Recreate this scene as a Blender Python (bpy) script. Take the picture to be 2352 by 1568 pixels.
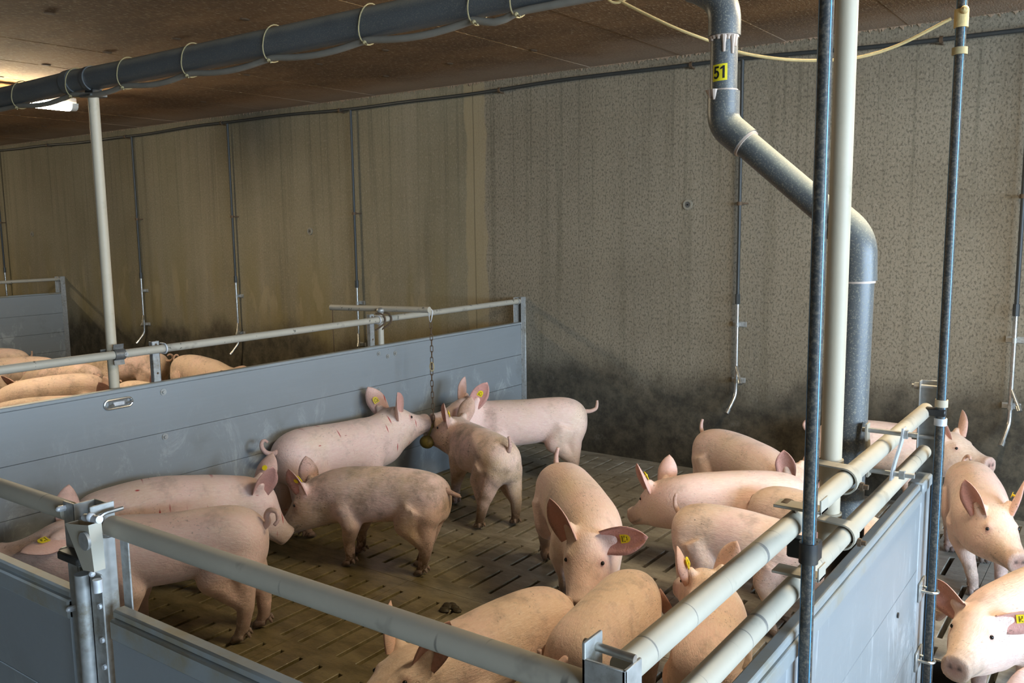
import bpy, math, random
import numpy as np
from mathutils import Vector, Matrix
random.seed(7)
scn = bpy.context.scene
for o in list(bpy.data.objects): bpy.data.objects.remove(o)
COL = scn.collection

# ------------------------------------------------------------------ camera
W_, H_ = 2352, 1568
FPX = 2022.0
YAW, PITCH, ROLL = 0.62445, 0.13105, -0.0130
CAM = np.array([4.1787, -5.9612, 1.8111])
_f = np.array([-math.sin(YAW)*math.cos(PITCH), math.cos(YAW)*math.cos(PITCH), -math.sin(PITCH)])
_r0 = np.array([math.cos(YAW), math.sin(YAW), 0.]); _u0 = np.cross(_r0, _f)
_r = math.cos(ROLL)*_r0 + math.sin(ROLL)*_u0
_u = -math.sin(ROLL)*_r0 + math.cos(ROLL)*_u0
cd = bpy.data.cameras.new('camera'); cam = bpy.data.objects.new('camera', cd); COL.objects.link(cam)
cd.sensor_fit = 'HORIZONTAL'; cd.sensor_width = 36.0; cd.lens = FPX/W_*36.0; cd.clip_start = .05
cam.matrix_world = Matrix(((_r[0], _u[0], -_f[0], CAM[0]), (_r[1], _u[1], -_f[1], CAM[1]), (_r[2], _u[2], -_f[2], CAM[2]), (0, 0, 0, 1)))
scn.camera = cam
def floor_pt(u, v, z=0.):            # photo pixel -> point on the horizontal plane z
    d = _f + _r*(u-W_/2)/FPX - _u*(v-H_/2)/FPX
    return CAM + d*((z-CAM[2])/d[2])

# ------------------------------------------------------------------ world, exposure
LAMP_POWER = 74.0
SKY = 21.0
w = bpy.data.worlds.new('sky'); scn.world = w; w.use_nodes = True
bg = w.node_tree.nodes['Background']; bg.inputs[0].default_value = (0.64, 0.82, 1.0, 1); bg.inputs[1].default_value = SKY
scn.view_settings.view_transform = 'Standard'; scn.view_settings.look = 'None'
scn.view_settings.gamma = 1.0; scn.view_settings.use_curve_mapping = False
scn.view_settings.exposure = 1.0
scn.cycles.use_denoising = True
scn.cycles.max_bounces = 8; scn.cycles.diffuse_bounces = 4

# room extents
X0, X1, Y0, ZC = -14.6, 9.6, -9.6, 2.993
WIN = [(-8.6, -6.6), (-6.1, -4.1), (-3.6, -1.6)]    # window openings in the right end wall (y ranges)
WZ0, WZ1 = 1.0, 2.75
for i, (a, b) in enumerate(WIN):                   # daylight portals in those openings
    l = bpy.data.lights.new('window_right_offscreen', 'AREA'); l.shape = 'RECTANGLE'; l.size = b-a; l.size_y = WZ1-WZ0
    l.cycles.is_portal = True
    o = bpy.data.objects.new('window_right_offscreen', l); COL.objects.link(o)
    o.location = (X1+.02, (a+b)/2, (WZ0+WZ1)/2); o.rotation_euler = (math.pi/2, 0, math.pi/2)

# ------------------------------------------------------------------ mesh helpers
class MB:
    def __init__(s): s.v = []; s.f = []
    def add(s, vs, fs):
        n = len(s.v); s.v += [tuple(map(float, p)) for p in vs]; s.f += [tuple(n+i for i in f) for f in fs]; return s
    def box(s, a, b):
        x0, y0, z0 = a; x1, y1, z1 = b
        return s.add([(x0,y0,z0),(x1,y0,z0),(x1,y1,z0),(x0,y1,z0),(x0,y0,z1),(x1,y0,z1),(x1,y1,z1),(x0,y1,z1)],
              [(0,3,2,1),(4,5,6,7),(0,1,5,4),(1,2,6,5),(2,3,7,6),(3,0,4,7)])
    def bbox(s, a, b, e=.003):       # box with bevelled edges
        a = np.array(a, float); b = np.array(b, float); c = (a+b)/2; h = (b-a)/2; e = min(e, *(h*.45))
        vs = []; idx = {}
        for sx in (-1,1):
            for sy in (-1,1):
                for sz in (-1,1):
                    for k in range(3):
                        q = h.copy(); q -= e; q[k] += e
                        idx[(sx,sy,sz,k)] = len(vs); vs.append(c+q*np.array((sx,sy,sz)))
        fs = []
        S = (-1,1)
        for k in range(3):
            i, j = [(1,2),(2,0),(0,1)][k]
            for sg in S:
                q = []
                for (si,sj) in ((-1,-1),(1,-1),(1,1),(-1,1)):
                    t = [0,0,0]; t[k] = sg; t[i] = si; t[j] = sj; q.append(idx[(*t,k)])
                fs.append(tuple(q) if sg > 0 else tuple(q[::-1]))
            for si in S:
                for sj in S:
                    t0 = [0,0,0]; t0[i] = si; t0[j] = sj; t1 = list(t0); t0[k] = -1; t1[k] = 1
                    q = (idx[(*t0,i)], idx[(*t1,i)], idx[(*t1,j)], idx[(*t0,j)])
                    fs.append(q if si*sj < 0 else q[::-1])
        for sx in S:
            for sy in S:
                for sz in S:
                    q = tuple(idx[(sx,sy,sz,k)] for k in range(3)); fs.append(q if sx*sy*sz > 0 else q[::-1])
        return s.add(vs, fs)
    def tube(s, pts, r, n=12, cap=True, closed=False):
        P = np.array(pts, float); m = len(P)
        R = np.full(m, r, float) if np.isscalar(r) else np.array(r, float)
        if closed: T = np.roll(P,-1,0)-np.roll(P,1,0)
        else:
            T = np.empty_like(P); T[1:-1] = P[2:]-P[:-2]; T[0] = P[1]-P[0]; T[-1] = P[-1]-P[-2]
        T /= np.linalg.norm(T, axis=1)[:,None]
        a = np.array((0,0,1.)) if abs(T[0][2]) < .9 else np.array((1.,0,0))
        N = np.cross(T[0], a); N /= np.linalg.norm(N); vs = []
        for i in range(m):
            N = N-T[i]*(N@T[i]); N /= np.linalg.norm(N); B = np.cross(T[i], N)
            for k in range(n):
                t = 2*math.pi*k/n; vs.append(P[i]+R[i]*(math.cos(t)*N+math.sin(t)*B))
        fs = []
        for i in range(m if closed else m-1):
            j = (i+1) % m
            for k in range(n):
                l = (k+1) % n; fs.append((i*n+k, i*n+l, j*n+l, j*n+k))
        if cap and not closed:
            fs.append(tuple(range(n-1,-1,-1))); fs.append(tuple((m-1)*n+k for k in range(n)))
        return s.add(vs, fs)
    def ring(s, c, axis, r_in, r_out, length, n=24, a0=0., a1=2*math.pi):   # tube wall with thickness (collar)
        ax = np.array(axis, float); ax /= np.linalg.norm(ax); c = np.array(c, float)
        a = np.array((0,0,1.)) if abs(ax[2]) < .9 else np.array((1.,0,0))
        U = np.cross(ax, a); U /= np.linalg.norm(U); V = np.cross(ax, U)
        full = abs(a1-a0-2*math.pi) < 1e-6; m = n if full else n+1; vs = []
        for k in range(m):
            t = a0+(a1-a0)*k/n; d = math.cos(t)*U+math.sin(t)*V
            for rr, l in ((r_in,-.5),(r_out,-.5),(r_out,.5),(r_in,.5)): vs.append(c+d*rr+ax*l*length)
        fs = []
        for k in range(n):
            k2 = (k+1) % m
            for q in range(4): fs.append((k*4+q, k*4+(q+1)%4, k2*4+(q+1)%4, k2*4+q))
        if not full: fs += [(3,2,1,0), tuple((m-1)*4+q for q in range(4))]
        return s.add(vs, fs)
    def sphere(s, c, r, n=12, m=8, sc=(1,1,1)):
        vs = [(c[0],c[1],c[2]+r*sc[2])]
        for i in range(1,m):
            t = math.pi*i/m
            for k in range(n):
                p = 2*math.pi*k/n; vs.append((c[0]+r*sc[0]*math.sin(t)*math.cos(p), c[1]+r*sc[1]*math.sin(t)*math.sin(p), c[2]+r*sc[2]*math.cos(t)))
        vs.append((c[0],c[1],c[2]-r*sc[2])); fs = [(0,1+k,1+(k+1)%n) for k in range(n)]
        for i in range(m-2):
            for k in range(n): fs.append((1+i*n+k, 1+(i+1)*n+k, 1+(i+1)*n+(k+1)%n, 1+i*n+(k+1)%n))
        L = len(vs)-1; b = 1+(m-2)*n
        fs += [(L, b+(k+1)%n, b+k) for k in range(n)]
        return s.add(vs, fs)
    def mesh(s, name, mat, ang=40):
        me = bpy.data.meshes.new(name); me.from_pydata(s.v, [], s.f); me.update()
        if mat: me.materials.append(mat)
        if ang: me.shade_smooth(); me.set_sharp_from_angle(angle=math.radians(ang))
        return me
    def build(s, name, mat, parent=None, ang=40):
        return link(name, s.mesh(name, mat, ang), parent)
def link(name, data, parent=None):
    o = bpy.data.objects.new(name, data); COL.objects.link(o)
    if parent: o.parent = parent
    return o
def thing(name, label, cat, loc=(0,0,0), group=None):
    return tag(link_at(name, loc), label, cat, group)
def link_at(name, loc):
    o = link(name, None); o.location = loc; o.empty_display_size = .1; return o
def tag(o, label, cat, group=None):
    o['label'] = label; o['category'] = cat
    if group: o['group'] = group
    return o
def struct(o): o['kind'] = 'structure'; return o
def arc(c, r, a0, a1, ex, ey, n=12):
    c = np.array(c, float); ex = np.array(ex, float); ey = np.array(ey, float)
    return [c+r*(math.cos(t)*ex+math.sin(t)*ey) for t in np.linspace(a0, a1, n)]
# children are built in world coordinates; this keeps them there when their parent Empty stands at its base
def settle(parent):
    bpy.context.view_layer.update()
    for c in parent.children: c.matrix_parent_inverse = parent.matrix_world.inverted()

# ------------------------------------------------------------------ material helpers
class NT:
    def __init__(s, name):
        s.m = bpy.data.materials.new(name); s.m.use_nodes = True; s.t = s.m.node_tree; s.b = s.t.nodes['Principled BSDF']
    def n(s, ty, **k):
        x = s.t.nodes.new(ty)
        for a, v in k.items(): setattr(x, a, v)
        return x
    def l(s, a, b): s.t.links.new(a, b)
    def val(s, sock, v):
        if isinstance(v, bpy.types.NodeSocket): s.l(v, sock)
        else: sock.default_value = v
    def math(s, op, a, b=0., c=None, clamp=False):
        x = s.n('ShaderNodeMath', operation=op, use_clamp=clamp); s.val(x.inputs[0], a); s.val(x.inputs[1], b)
        if c is not None: s.val(x.inputs[2], c)
        return x.outputs[0]
    def mix(s, f, a, b, mode='MIX'):
        x = s.n('ShaderNodeMix', data_type='RGBA', blend_type=mode); s.val(x.inputs[0], f)
        for k, v in ((6,a),(7,b)): s.val(x.inputs[k], (*v,1) if isinstance(v, tuple) and len(v) == 3 else v)
        return x.outputs[2]
    def coord(s, kind='Object'): return s.n('ShaderNodeTexCoord').outputs[kind]
    def mapp(s, vec, scale=(1,1,1), loc=(0,0,0), rot=(0,0,0)):
        x = s.n('ShaderNodeMapping'); s.l(vec, x.inputs[0]); x.inputs[1].default_value = loc; x.inputs[2].default_value = rot; x.inputs[3].default_value = scale
        return x.outputs[0]
    def noise(s, vec, scale=5., detail=4., rough=.55, dist=0.):
        x = s.n('ShaderNodeTexNoise'); s.l(vec, x.inputs['Vector']); x.inputs['Scale'].default_value = scale
        x.inputs['Detail'].default_value = detail; x.inputs['Roughness'].default_value = rough; x.inputs['Distortion'].default_value = dist
        return x.outputs[0]
    def vor(s, vec, scale=5., feat='F1'):
        x = s.n('ShaderNodeTexVoronoi', feature=feat); s.l(vec, x.inputs['Vector']); x.inputs['Scale'].default_value = scale
        return x.outputs['Distance']
    def ramp(s, f, lo, hi):           # smooth 0..1 between lo and hi
        x = s.n('ShaderNodeMapRange', interpolation_type='SMOOTHSTEP'); s.val(x.inputs[0], f); s.val(x.inputs[1], lo); s.val(x.inputs[2], hi)
        return x.outputs[0]
    def xyz(s, vec):
        x = s.n('ShaderNodeSeparateXYZ'); s.l(vec, x.inputs[0]); return x.outputs
    def bump(s, h, st=.3, dist=.01):
        x = s.n('ShaderNodeBump'); x.inputs['Strength'].default_value = st; x.inputs['Distance'].default_value = dist
        s.l(h, x.inputs['Height']); s.l(x.outputs[0], s.b.inputs['Normal'])
    def out(s, col, rough=.6, metal=0., spec=.5):
        s.val(s.b.inputs['Base Color'], (*col,1) if isinstance(col, tuple) else col); s.val(s.b.inputs['Roughness'], rough)
        s.val(s.b.inputs['Metallic'], metal); s.b.inputs['Specular IOR Level'].default_value = spec
        return s.m

def simple(name, col, rough=.5, metal=0., var=.25, scale=14., dirt=None, damt=.5, bump=0.):
    t = NT(name); c = t.coord(); a = t.noise(c, scale, 5)
    base = t.mix(a, tuple(x*(1-var) for x in col), tuple(min(1,x*(1+var)) for x in col))
    if dirt:
        d = t.ramp(t.noise(c, scale*.35, 6, .7), .62-damt*.4, .8-damt*.25); base = t.mix(d, base, dirt)
    if bump: t.bump(t.noise(c, scale*6, 3), bump, .002)
    return t.out(base, rough, metal)

M = {}
def concrete_wall():
    t = NT('wall_concrete'); c = t.coord(); x, y, z = t.xyz(c)
    big = t.noise(c, .9, 4, .6); fine = t.noise(t.mapp(c, (80,80,52)), 1., 3, .65)
    streak = t.noise(t.mapp(c, (9,9,.35)), 1., 4, .6); streak2 = t.noise(t.mapp(c, (2.2,2,.15)), 1., 3, .6)
    left = t.ramp(x, -.35, -.55)                  # older, smoother and yellower pour left of the joint
    col = t.mix(left, (.250,.215,.155), (.235,.205,.135))
    col = t.mix(t.ramp(big, .35, .7), col, t.mix(left, (.195,.165,.115), (.190,.162,.100)))
    col = t.mix(t.math('MULTIPLY', t.ramp(streak, .5, .75), .45), col, (.10,.085,.05))
    col = t.mix(t.math('MULTIPLY', t.ramp(streak2, .5, .72), .4), col, (.30,.255,.18))
    st3 = t.noise(t.mapp(c, (34,34,.22)), 1., 3, .6); col = t.mix(t.math('MULTIPLY', t.math('MULTIPLY', t.ramp(st3, .52, .72), t.ramp(z, 1.3, 2.6)), .55), col, (.09,.08,.05))
    # dark pores, heavier right of the joint
    sp = t.math('MULTIPLY', t.ramp(fine, .50, .60), t.math('SUBTRACT', .70, t.math('MULTIPLY', left, .42)))
    col = t.mix(sp, col, (.085,.072,.048))
    pale = t.math('MULTIPLY', t.ramp(t.noise(t.mapp(c, (70,70,40), (5,1,3)), 1., 2), .57, .66), .45); col = t.mix(pale, col, (.32,.28,.21))
    # vertical skim-coat strip on the joint
    wob = t.math('MULTIPLY', t.math('SUBTRACT', t.noise(t.mapp(c, (3,3,2.2)), 1., 4), .5), .16)
    xs = t.math('ADD', t.math('ADD', x, .47), wob)
    strip = t.ramp(t.math('ABSOLUTE', xs), .115, .095); col = t.mix(t.math('MULTIPLY', strip, .6), col, (.33,.26,.145))
    crack = t.ramp(t.math('ABSOLUTE', t.math('ADD', t.math('ADD', x, .49), t.math('MULTIPLY', wob, .08))), .008, .003); col = t.mix(t.math('MULTIPLY', crack, .6), col, (.09,.07,.04))
    # ochre seepage at the foot of the left part, yellow-brown
    oc = t.math('MULTIPLY', left, t.math('MULTIPLY', t.math('MULTIPLY', t.ramp(z, 2.0, .8), t.ramp(t.noise(t.mapp(c, (3,3,.5), (2,0,1)), 1., 4), .42, .62)), .6)); col = t.mix(oc, col, (.205,.160,.055))
    wash = t.math('MULTIPLY', t.ramp(t.noise(t.mapp(c, (5,5,1.6)), 1., 3), .55, .62), t.math('MULTIPLY', left, t.ramp(t.math('ABSOLUTE', t.math('SUBTRACT', z, 1.15)), .35, .1)))
    col = t.mix(t.math('MULTIPLY', wash, .35), col, (.34,.28,.17))
    # slurry splashed up the bottom of the wall
    hgt = t.math('ADD', z, t.math('MULTIPLY', t.math('SUBTRACT', t.noise(t.mapp(c, (1.6,1.6,.9)), 1., 6, .65), .5), .75))
    dirt = t.ramp(hgt, .86, .55); dirtc = t.mix(t.ramp(t.noise(c, 7, 7, .75), .35, .68), (.022,.018,.011), (.095,.080,.052))
    col = t.mix(t.math('MULTIPLY', dirt, .93), col, dirtc)
    spl = t.math('MULTIPLY', t.math('MULTIPLY', t.ramp(t.noise(c, 4.5, 8, .8), .56, .70), t.ramp(z, .75, .6)), .5); col = t.mix(spl, col, (.17,.16,.13))
    t.bump(t.math('ADD', fine, t.math('MULTIPLY', streak, .5)), .25, .004)
    return t.out(col, .85)
def fibre_ceiling():
    t = NT('ceiling_fibreboard'); c = t.n('ShaderNodeNewGeometry').outputs['Position']; x, y, z = t.xyz(c)
    big = t.noise(t.mapp(c, (.8,1.4,1)), 1., 5, .6)
    fl = t.noise(t.mapp(c, (70,22,30)), 1., 4, .75); fl2 = t.noise(t.mapp(c, (95,26,20)), 1., 2)
    col = t.mix(t.ramp(big, .35, .7), (.115,.055,.015), (.24,.125,.044))
    col = t.mix(t.math('MULTIPLY', t.ramp(fl, .50, .62), .5), col, (.30,.18,.075))
    col = t.mix(t.math('MULTIPLY', t.ramp(fl2, .60, .68), .55), col, (.52,.40,.24))
    edge = t.math('ADD', y, t.math('MULTIPLY', t.math('SUBTRACT', t.noise(c, 1.5, 4), .5), .9))
    col = t.mix(t.math('MULTIPLY', t.ramp(edge, -.8, -.1), .75), col, (.36,.27,.19))
    t.bump(t.math('ADD', fl, fl2), .5, .006)
    return t.out(col, .9)
def slat_concrete():
    t = NT('slat_concrete'); g = t.n('ShaderNodeNewGeometry').outputs['Position']; x, y, z = t.xyz(g)
    a = t.noise(g, 1.3, 5, .65); b = t.noise(t.mapp(g, (3,8,3)), 1.6, 5, .65); fine = t.noise(g, 60, 4, .7)
    dry_lit = t.ramp(t.math('ADD', t.math('ADD', t.math('MULTIPLY', x, .30), t.math('MULTIPLY', y, .20)), t.math('MULTIPLY', t.math('SUBTRACT', a, .5), 1.3)), -.30, .35)  # dung thins to the right and wall; gradient also carries some painted light
    muck = t.mix(t.ramp(b, .35, .65), (.13,.10,.038), (.24,.19,.088))       # dung film
    bare = t.mix(t.ramp(b, .35, .7), (.24,.222,.18), (.40,.375,.32))
    col = t.mix(dry_lit, muck, bare)
    col = t.mix(t.math('MULTIPLY', t.ramp(fine, .5, .75), .35), col, (.04,.032,.02))
    t.bump(t.math('ADD', fine, t.math('MULTIPLY', b, 1.5)), .5, .004)
    rough = t.mix(t.ramp(a, .4, .6), (.34,.34,.34), (.62,.62,.62))
    return t.out(col, rough)
def plank_mat(name, c1, c2, scuff=(.42,.44,.44), amt=.8, rough=.45):
    t = NT(name); g = t.n('ShaderNodeNewGeometry').outputs['Position']; x, y, z = t.xyz(g)
    a = t.noise(t.mapp(g, (3,.6,3)), 1., 4); grain = t.noise(t.mapp(g, (60,3,60)), 1., 3)
    col = t.mix(a, c1, c2)
    col = t.mix(t.math('MULTIPLY', t.ramp(grain, .4, .7), .05), col, (.35,.38,.42))
    low = t.ramp(z, .95, .45)
    sc = t.math('MULTIPLY', t.math('MULTIPLY', t.ramp(t.noise(t.mapp(g, (5,5,3.0)), 1., 8, .78, .6), .51, .66), low), amt)
    col = t.mix(sc, col, scuff)
    sm = t.math('MULTIPLY', t.math('MULTIPLY', t.ramp(t.noise(t.mapp(g, (1.8,1.8,2.4), (3,1,5)), 1., 5, .6), .55, .7), low), .55); col = t.mix(sm, col, (.13,.125,.10))
    if amt > .85:
        vs = t.math('MULTIPLY', t.ramp(t.noise(t.mapp(g, (40,40,4)), 1., 5, .7), .57, .68), .7); col = t.mix(vs, col, scuff)
    t.bump(grain, .06, .001)
    return t.out(col, rough)
def galv(name, col=(.42,.42,.40), dirt=(.22,.19,.13), damt=.5, rough=.42, metal=.55):
    t = NT(name); c = t.coord(); sp = t.vor(c, 60); a = t.noise(c, 9, 6, .7)
    base = t.mix(sp, tuple(v*.8 for v in col), tuple(min(1, v*1.15) for v in col))
    base = t.mix(t.ramp(a, .65-damt*.3, .85-damt*.25), base, dirt)
    t.bump(a, .1, .001)
    return t.out(base, t.mix(a, (rough-.08,)*3, (rough+.2,)*3), metal)
def rail_mat(name, col, mark=(.06,.06,.05), ax=(26,26,26)):
    t = NT(name); c = t.coord(); a = t.noise(t.mapp(c, (4,4,4)), 1., 5, .65); b = t.noise(t.mapp(c, (9,9,9), (2,3,1)), 1., 4, .6)
    base = t.mix(a, tuple(v*.78 for v in col), tuple(min(1, v*1.18) for v in col))
    base = t.mix(t.math('MULTIPLY', t.ramp(b, .58, .68), .5), base, tuple(v*.55 for v in col))
    base = t.mix(t.math('MULTIPLY', t.ramp(t.noise(t.mapp(c, ax, (1,1,7)), 1., 2), .66, .71), .75), base, mark)
    return t.out(base, .6, .1)
def pvc(name, col, dust=(.42,.36,.22), damt=.6, rough=.38):
    t = NT(name); c = t.coord(); n = t.n('ShaderNodeNewGeometry').outputs['Normal']; nz = t.xyz(n)[2]
    fine = t.noise(c, 220, 2, .8); a = t.noise(c, 7, 5)
    base = t.mix(a, tuple(v*.85 for v in col), tuple(v*1.15 for v in col))
    # feed dust settled on upward facing surfaces, thin film elsewhere
    up = t.ramp(t.math('ADD', nz, t.math('MULTIPLY', t.math('SUBTRACT', a, .5), .4)), .12, .75)
    f = t.math('ADD', t.math('MULTIPLY', up, damt), t.math('MULTIPLY', t.ramp(fine, .55, .62), damt*.5), clamp=True)
    return t.out(t.mix(f, base, dust), t.mix(f, (rough,)*3, (.85,)*3))
M['wall'] = concrete_wall(); M['ceiling'] = fibre_ceiling(); M['slat'] = slat_concrete()
M['plank'] = plank_mat('grey_pvc_plank', (.225,.245,.252), (.265,.283,.287))
M['plank_r'] = plank_mat('grey_pvc_plank_streaked', (.225,.245,.252), (.265,.283,.287), (.46,.48,.48), .9, .42)
M['plank_d'] = M['plank']
M['cap'] = simple('pvc_cap', (.27,.29,.29), .4, 0, .15)
M['cap_d'] = simple('dusty_pvc_cap', (.27,.29,.29), .5, 0, .15, 9, (.26,.22,.14), .5)
M['cap_r'] = simple('pvc_cap_moulding', (.27,.29,.29), .4, 0, .12, 9, (.26,.24,.18), .3)
M['galv'] = galv('galvanised_steel'); M['galv_d'] = galv('dull_zinc', (.20,.20,.19), (.11,.095,.065), .5, .4, .6)
M['galv_b'] = galv('bright_zinc', (.60,.61,.62), (.40,.36,.28), .2, .42, .3)
M['steel'] = galv('stainless_steel', (.55,.55,.52), (.30,.26,.18), .3, .25, .9)
M['rust'] = simple('rusty_steel', (.11,.07,.04), .7, .3, .4, 30)
M['rail_far'] = rail_mat('dusty_rail', (.43,.39,.31)); M['rail_front'] = rail_mat('dusty_rail_gate', (.43,.39,.31), (.08,.075,.065), (30,4,4))
M['rail_r'] = rail_mat('dusty_rail_side', (.43,.39,.31), (.10,.10,.10), (3,60,3))
M['pole'] = simple('cream_pole', (.50,.42,.30), .55, 0, .12, 9, (.30,.25,.16), .25)
M['pipe'] = pvc('grey_pvc_pipe', (.105,.108,.106), (.46,.41,.28), .8); M['feedpipe'] = pvc('dark_feed_pipe', (.105,.108,.106), (.30,.27,.20), .9)
M['hose'] = simple('black_pe_pipe', (.030,.031,.031), .5, 0, .3, 420, (.13,.11,.08), .5)
M['wline'] = simple('dark_water_pipe', (.030,.034,.034), .5, 0, .3, 20)
M['stripe'] = simple('blue_stripe', (.10,.34,.62), .4)
M['black'] = simple('black_plastic', (.016,.016,.016), .45, 0, .3, 20, (.06,.05,.035), .3)
M['cable'] = simple('grey_conduit', (.26,.23,.18), .6, 0, .25); M['rope'] = simple('yellow_rope', (.55,.40,.17), .8, 0, .3, 60, None, 0, .4)
M['twine'] = simple('pale_twine', (.40,.31,.15), .8, 0, .25, 60)
M['glue'] = simple('pale_pvc_glue', (.55,.42,.33), .5)
M['yellow'] = simple('yellow_tag', (.85,.68,.02), .4, 0, .06); M['ink'] = simple('black_ink', (.01,.01,.012), .5, 0, 0)
M['toy'] = simple('chewed_toy', (.22,.17,.035), .6, 0, .4, 20, (.06,.045,.02), .5)
M['white'] = simple('lamp_housing', (.62,.61,.55), .5, 0, .1); M['pit'] = simple('slurry', (.035,.028,.016), .5)
M['dung'] = simple('dung', (.045,.034,.014), .6, 0, .5, 30, None, 0, .6)
M['trough'] = simple('trough_steel', (.035,.036,.036), .35, .4, .4, 10)
M['plaster'] = simple('plain_wall', (.24,.22,.17), .85, 0, .2, 3)
M['walk'] = simple('walkway_concrete', (.20,.19,.17), .8, 0, .3, 4)
M['frame'] = simple('window_frame', (.6,.6,.58), .5)
M['orange'] = simple('orange_sleeve', (.52,.20,.09), .5)
def glass():
    t = NT('window_glass'); tr = t.n('ShaderNodeBsdfTransparent'); tr.inputs[0].default_value = (.95,.97,1,1)
    t.l(tr.outputs[0], t.t.nodes['Material Output'].inputs[0]); return t.m
M['glass'] = glass()
def emit(name, col, st):
    t = NT(name); t.b.inputs['Emission Color'].default_value = (*col,1); t.b.inputs['Emission Strength'].default_value = st
    t.out((.9,.9,.85), .4); return t.m
M['tube'] = emit('lamp_diffuser', (1.0,.84,.58), LAMP_POWER)

# ================================================================== ROOM
wb = struct(MB().box((X0,0,-.6),(X1,.25,3.4)).build('wall_back', M['wall'], None, 0))
for u in (-8.1,-2.562,1.463):                    # formwork tie holes: rim, recessed plug
    z = 1.78 if u < 0 else 1.943
    r = MB().ring((u,-.004,z), (0,1,0), .022, .036, .010, 20); r.build('tie_rim', M['plaster'], wb)
    MB().tube([(u,.0,z),(u,-.006,z)], .022, 16).build('tie_plug', M['galv_d'], wb)
    MB().tube([(u,.0,z),(u,-.009,z)], .007, 10).build('tie_hole', M['black'], wb)
struct(MB().box((X0-.2,Y0-.2,-.6),(X0,0,3.4)).build('wall_left', M['plaster'], None, 0))
struct(MB().box((X0,Y0-.2,-.6),(X1,Y0,3.4)).build('wall_front', M['plaster'], None, 0))
wr = MB(); ys = [Y0]+[v for a in WIN for v in a]+[0.]
wr.box((X1,Y0,-.6),(X1+.2,0,WZ0)); wr.box((X1,Y0,WZ1),(X1+.2,0,3.4))
for i in range(0,len(ys),2): wr.box((X1,ys[i],WZ0),(X1+.2,ys[i+1],WZ1))
struct(wr.build('wall_right', M['plaster'], None, 0))
for i,(a,b) in enumerate(WIN):
    f = MB(); t = .05
    f.box((X1+.05,a,WZ0),(X1+.11,a+t,WZ1)).box((X1+.05,b-t,WZ0),(X1+.11,b,WZ1)).box((X1+.05,a,WZ0),(X1+.11,b,WZ0+t)).box((X1+.05,a,WZ1-t),(X1+.11,b,WZ1))
    f.box((X1+.05,(a+b)/2-.02,WZ0),(X1+.11,(a+b)/2+.02,WZ1))
    fo = struct(f.build('window_%d' % (i+1), M['frame'], None, 0))
    for q in range(2):
        y0, y1 = (a+t,(a+b)/2-.02) if q == 0 else ((a+b)/2+.02,b-t)
        MB().box((X1+.075,y0,WZ0+t),(X1+.081,y1,WZ1-t)).build('pane', M['glass'], fo, 0)
# ceiling: slab + fibreboard sheets running to the wall, joints every 0.75 m
ce = struct(MB().box((X0,Y0,ZC+.03),(X1,0,ZC+.2)).build('ceiling', M['ceiling'], None, 0))
PW = .75; px = -14.3
sheet = MB().bbox((.0015,Y0,0),(PW-.0015,0,.03), .0012).mesh('ceiling_sheet', M['ceiling'], 30)
while px < X1-.1:
    o = link('ceiling_sheet', sheet, ce); o.location = (px-.05, 0, ZC+random.uniform(-.002,.002)); px += PW
scr = MB().tube([(0,0,0),(0,0,-.006)], [.022,.016], 10).mesh('screw_washer', M['rust'])
for k in range(-9,6):
    for y in (-.77,-1.42,-2.6,-3.4):
        if random.random() < .8:
            o = link('screw_washer', scr, ce); o.location = (-.05+PW*k+random.uniform(-.03,.03), y+random.uniform(-.06,.06), ZC-.001); o.scale = (1, 1.6, 1)
# ragged fibre fringe where the sheets meet the wall
fr = MB(); rf = random.Random(5); xx = -9.0
while xx < 6.0:
    wdt = rf.uniform(.006,.03); ln = rf.choice((rf.uniform(.002,.012), rf.uniform(.002,.012), rf.uniform(.01,.03))); sk_ = rf.uniform(-.015,.015)
    fr.add([(xx,-.001,ZC+.002),(xx+wdt,-.001,ZC+.002),(xx+wdt*.6+sk_,-.003-rf.uniform(0,.01),ZC-ln),(xx,-.006,ZC+.002),(xx+wdt,-.006,ZC+.002)], [(0,1,2),(4,3,2),(0,2,3),(1,4,2)]); xx += wdt*.8
fo_ = fr.build('fibre_fringe', M['ceiling'], ce, 0); fo_['kind'] = 'stuff'
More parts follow.
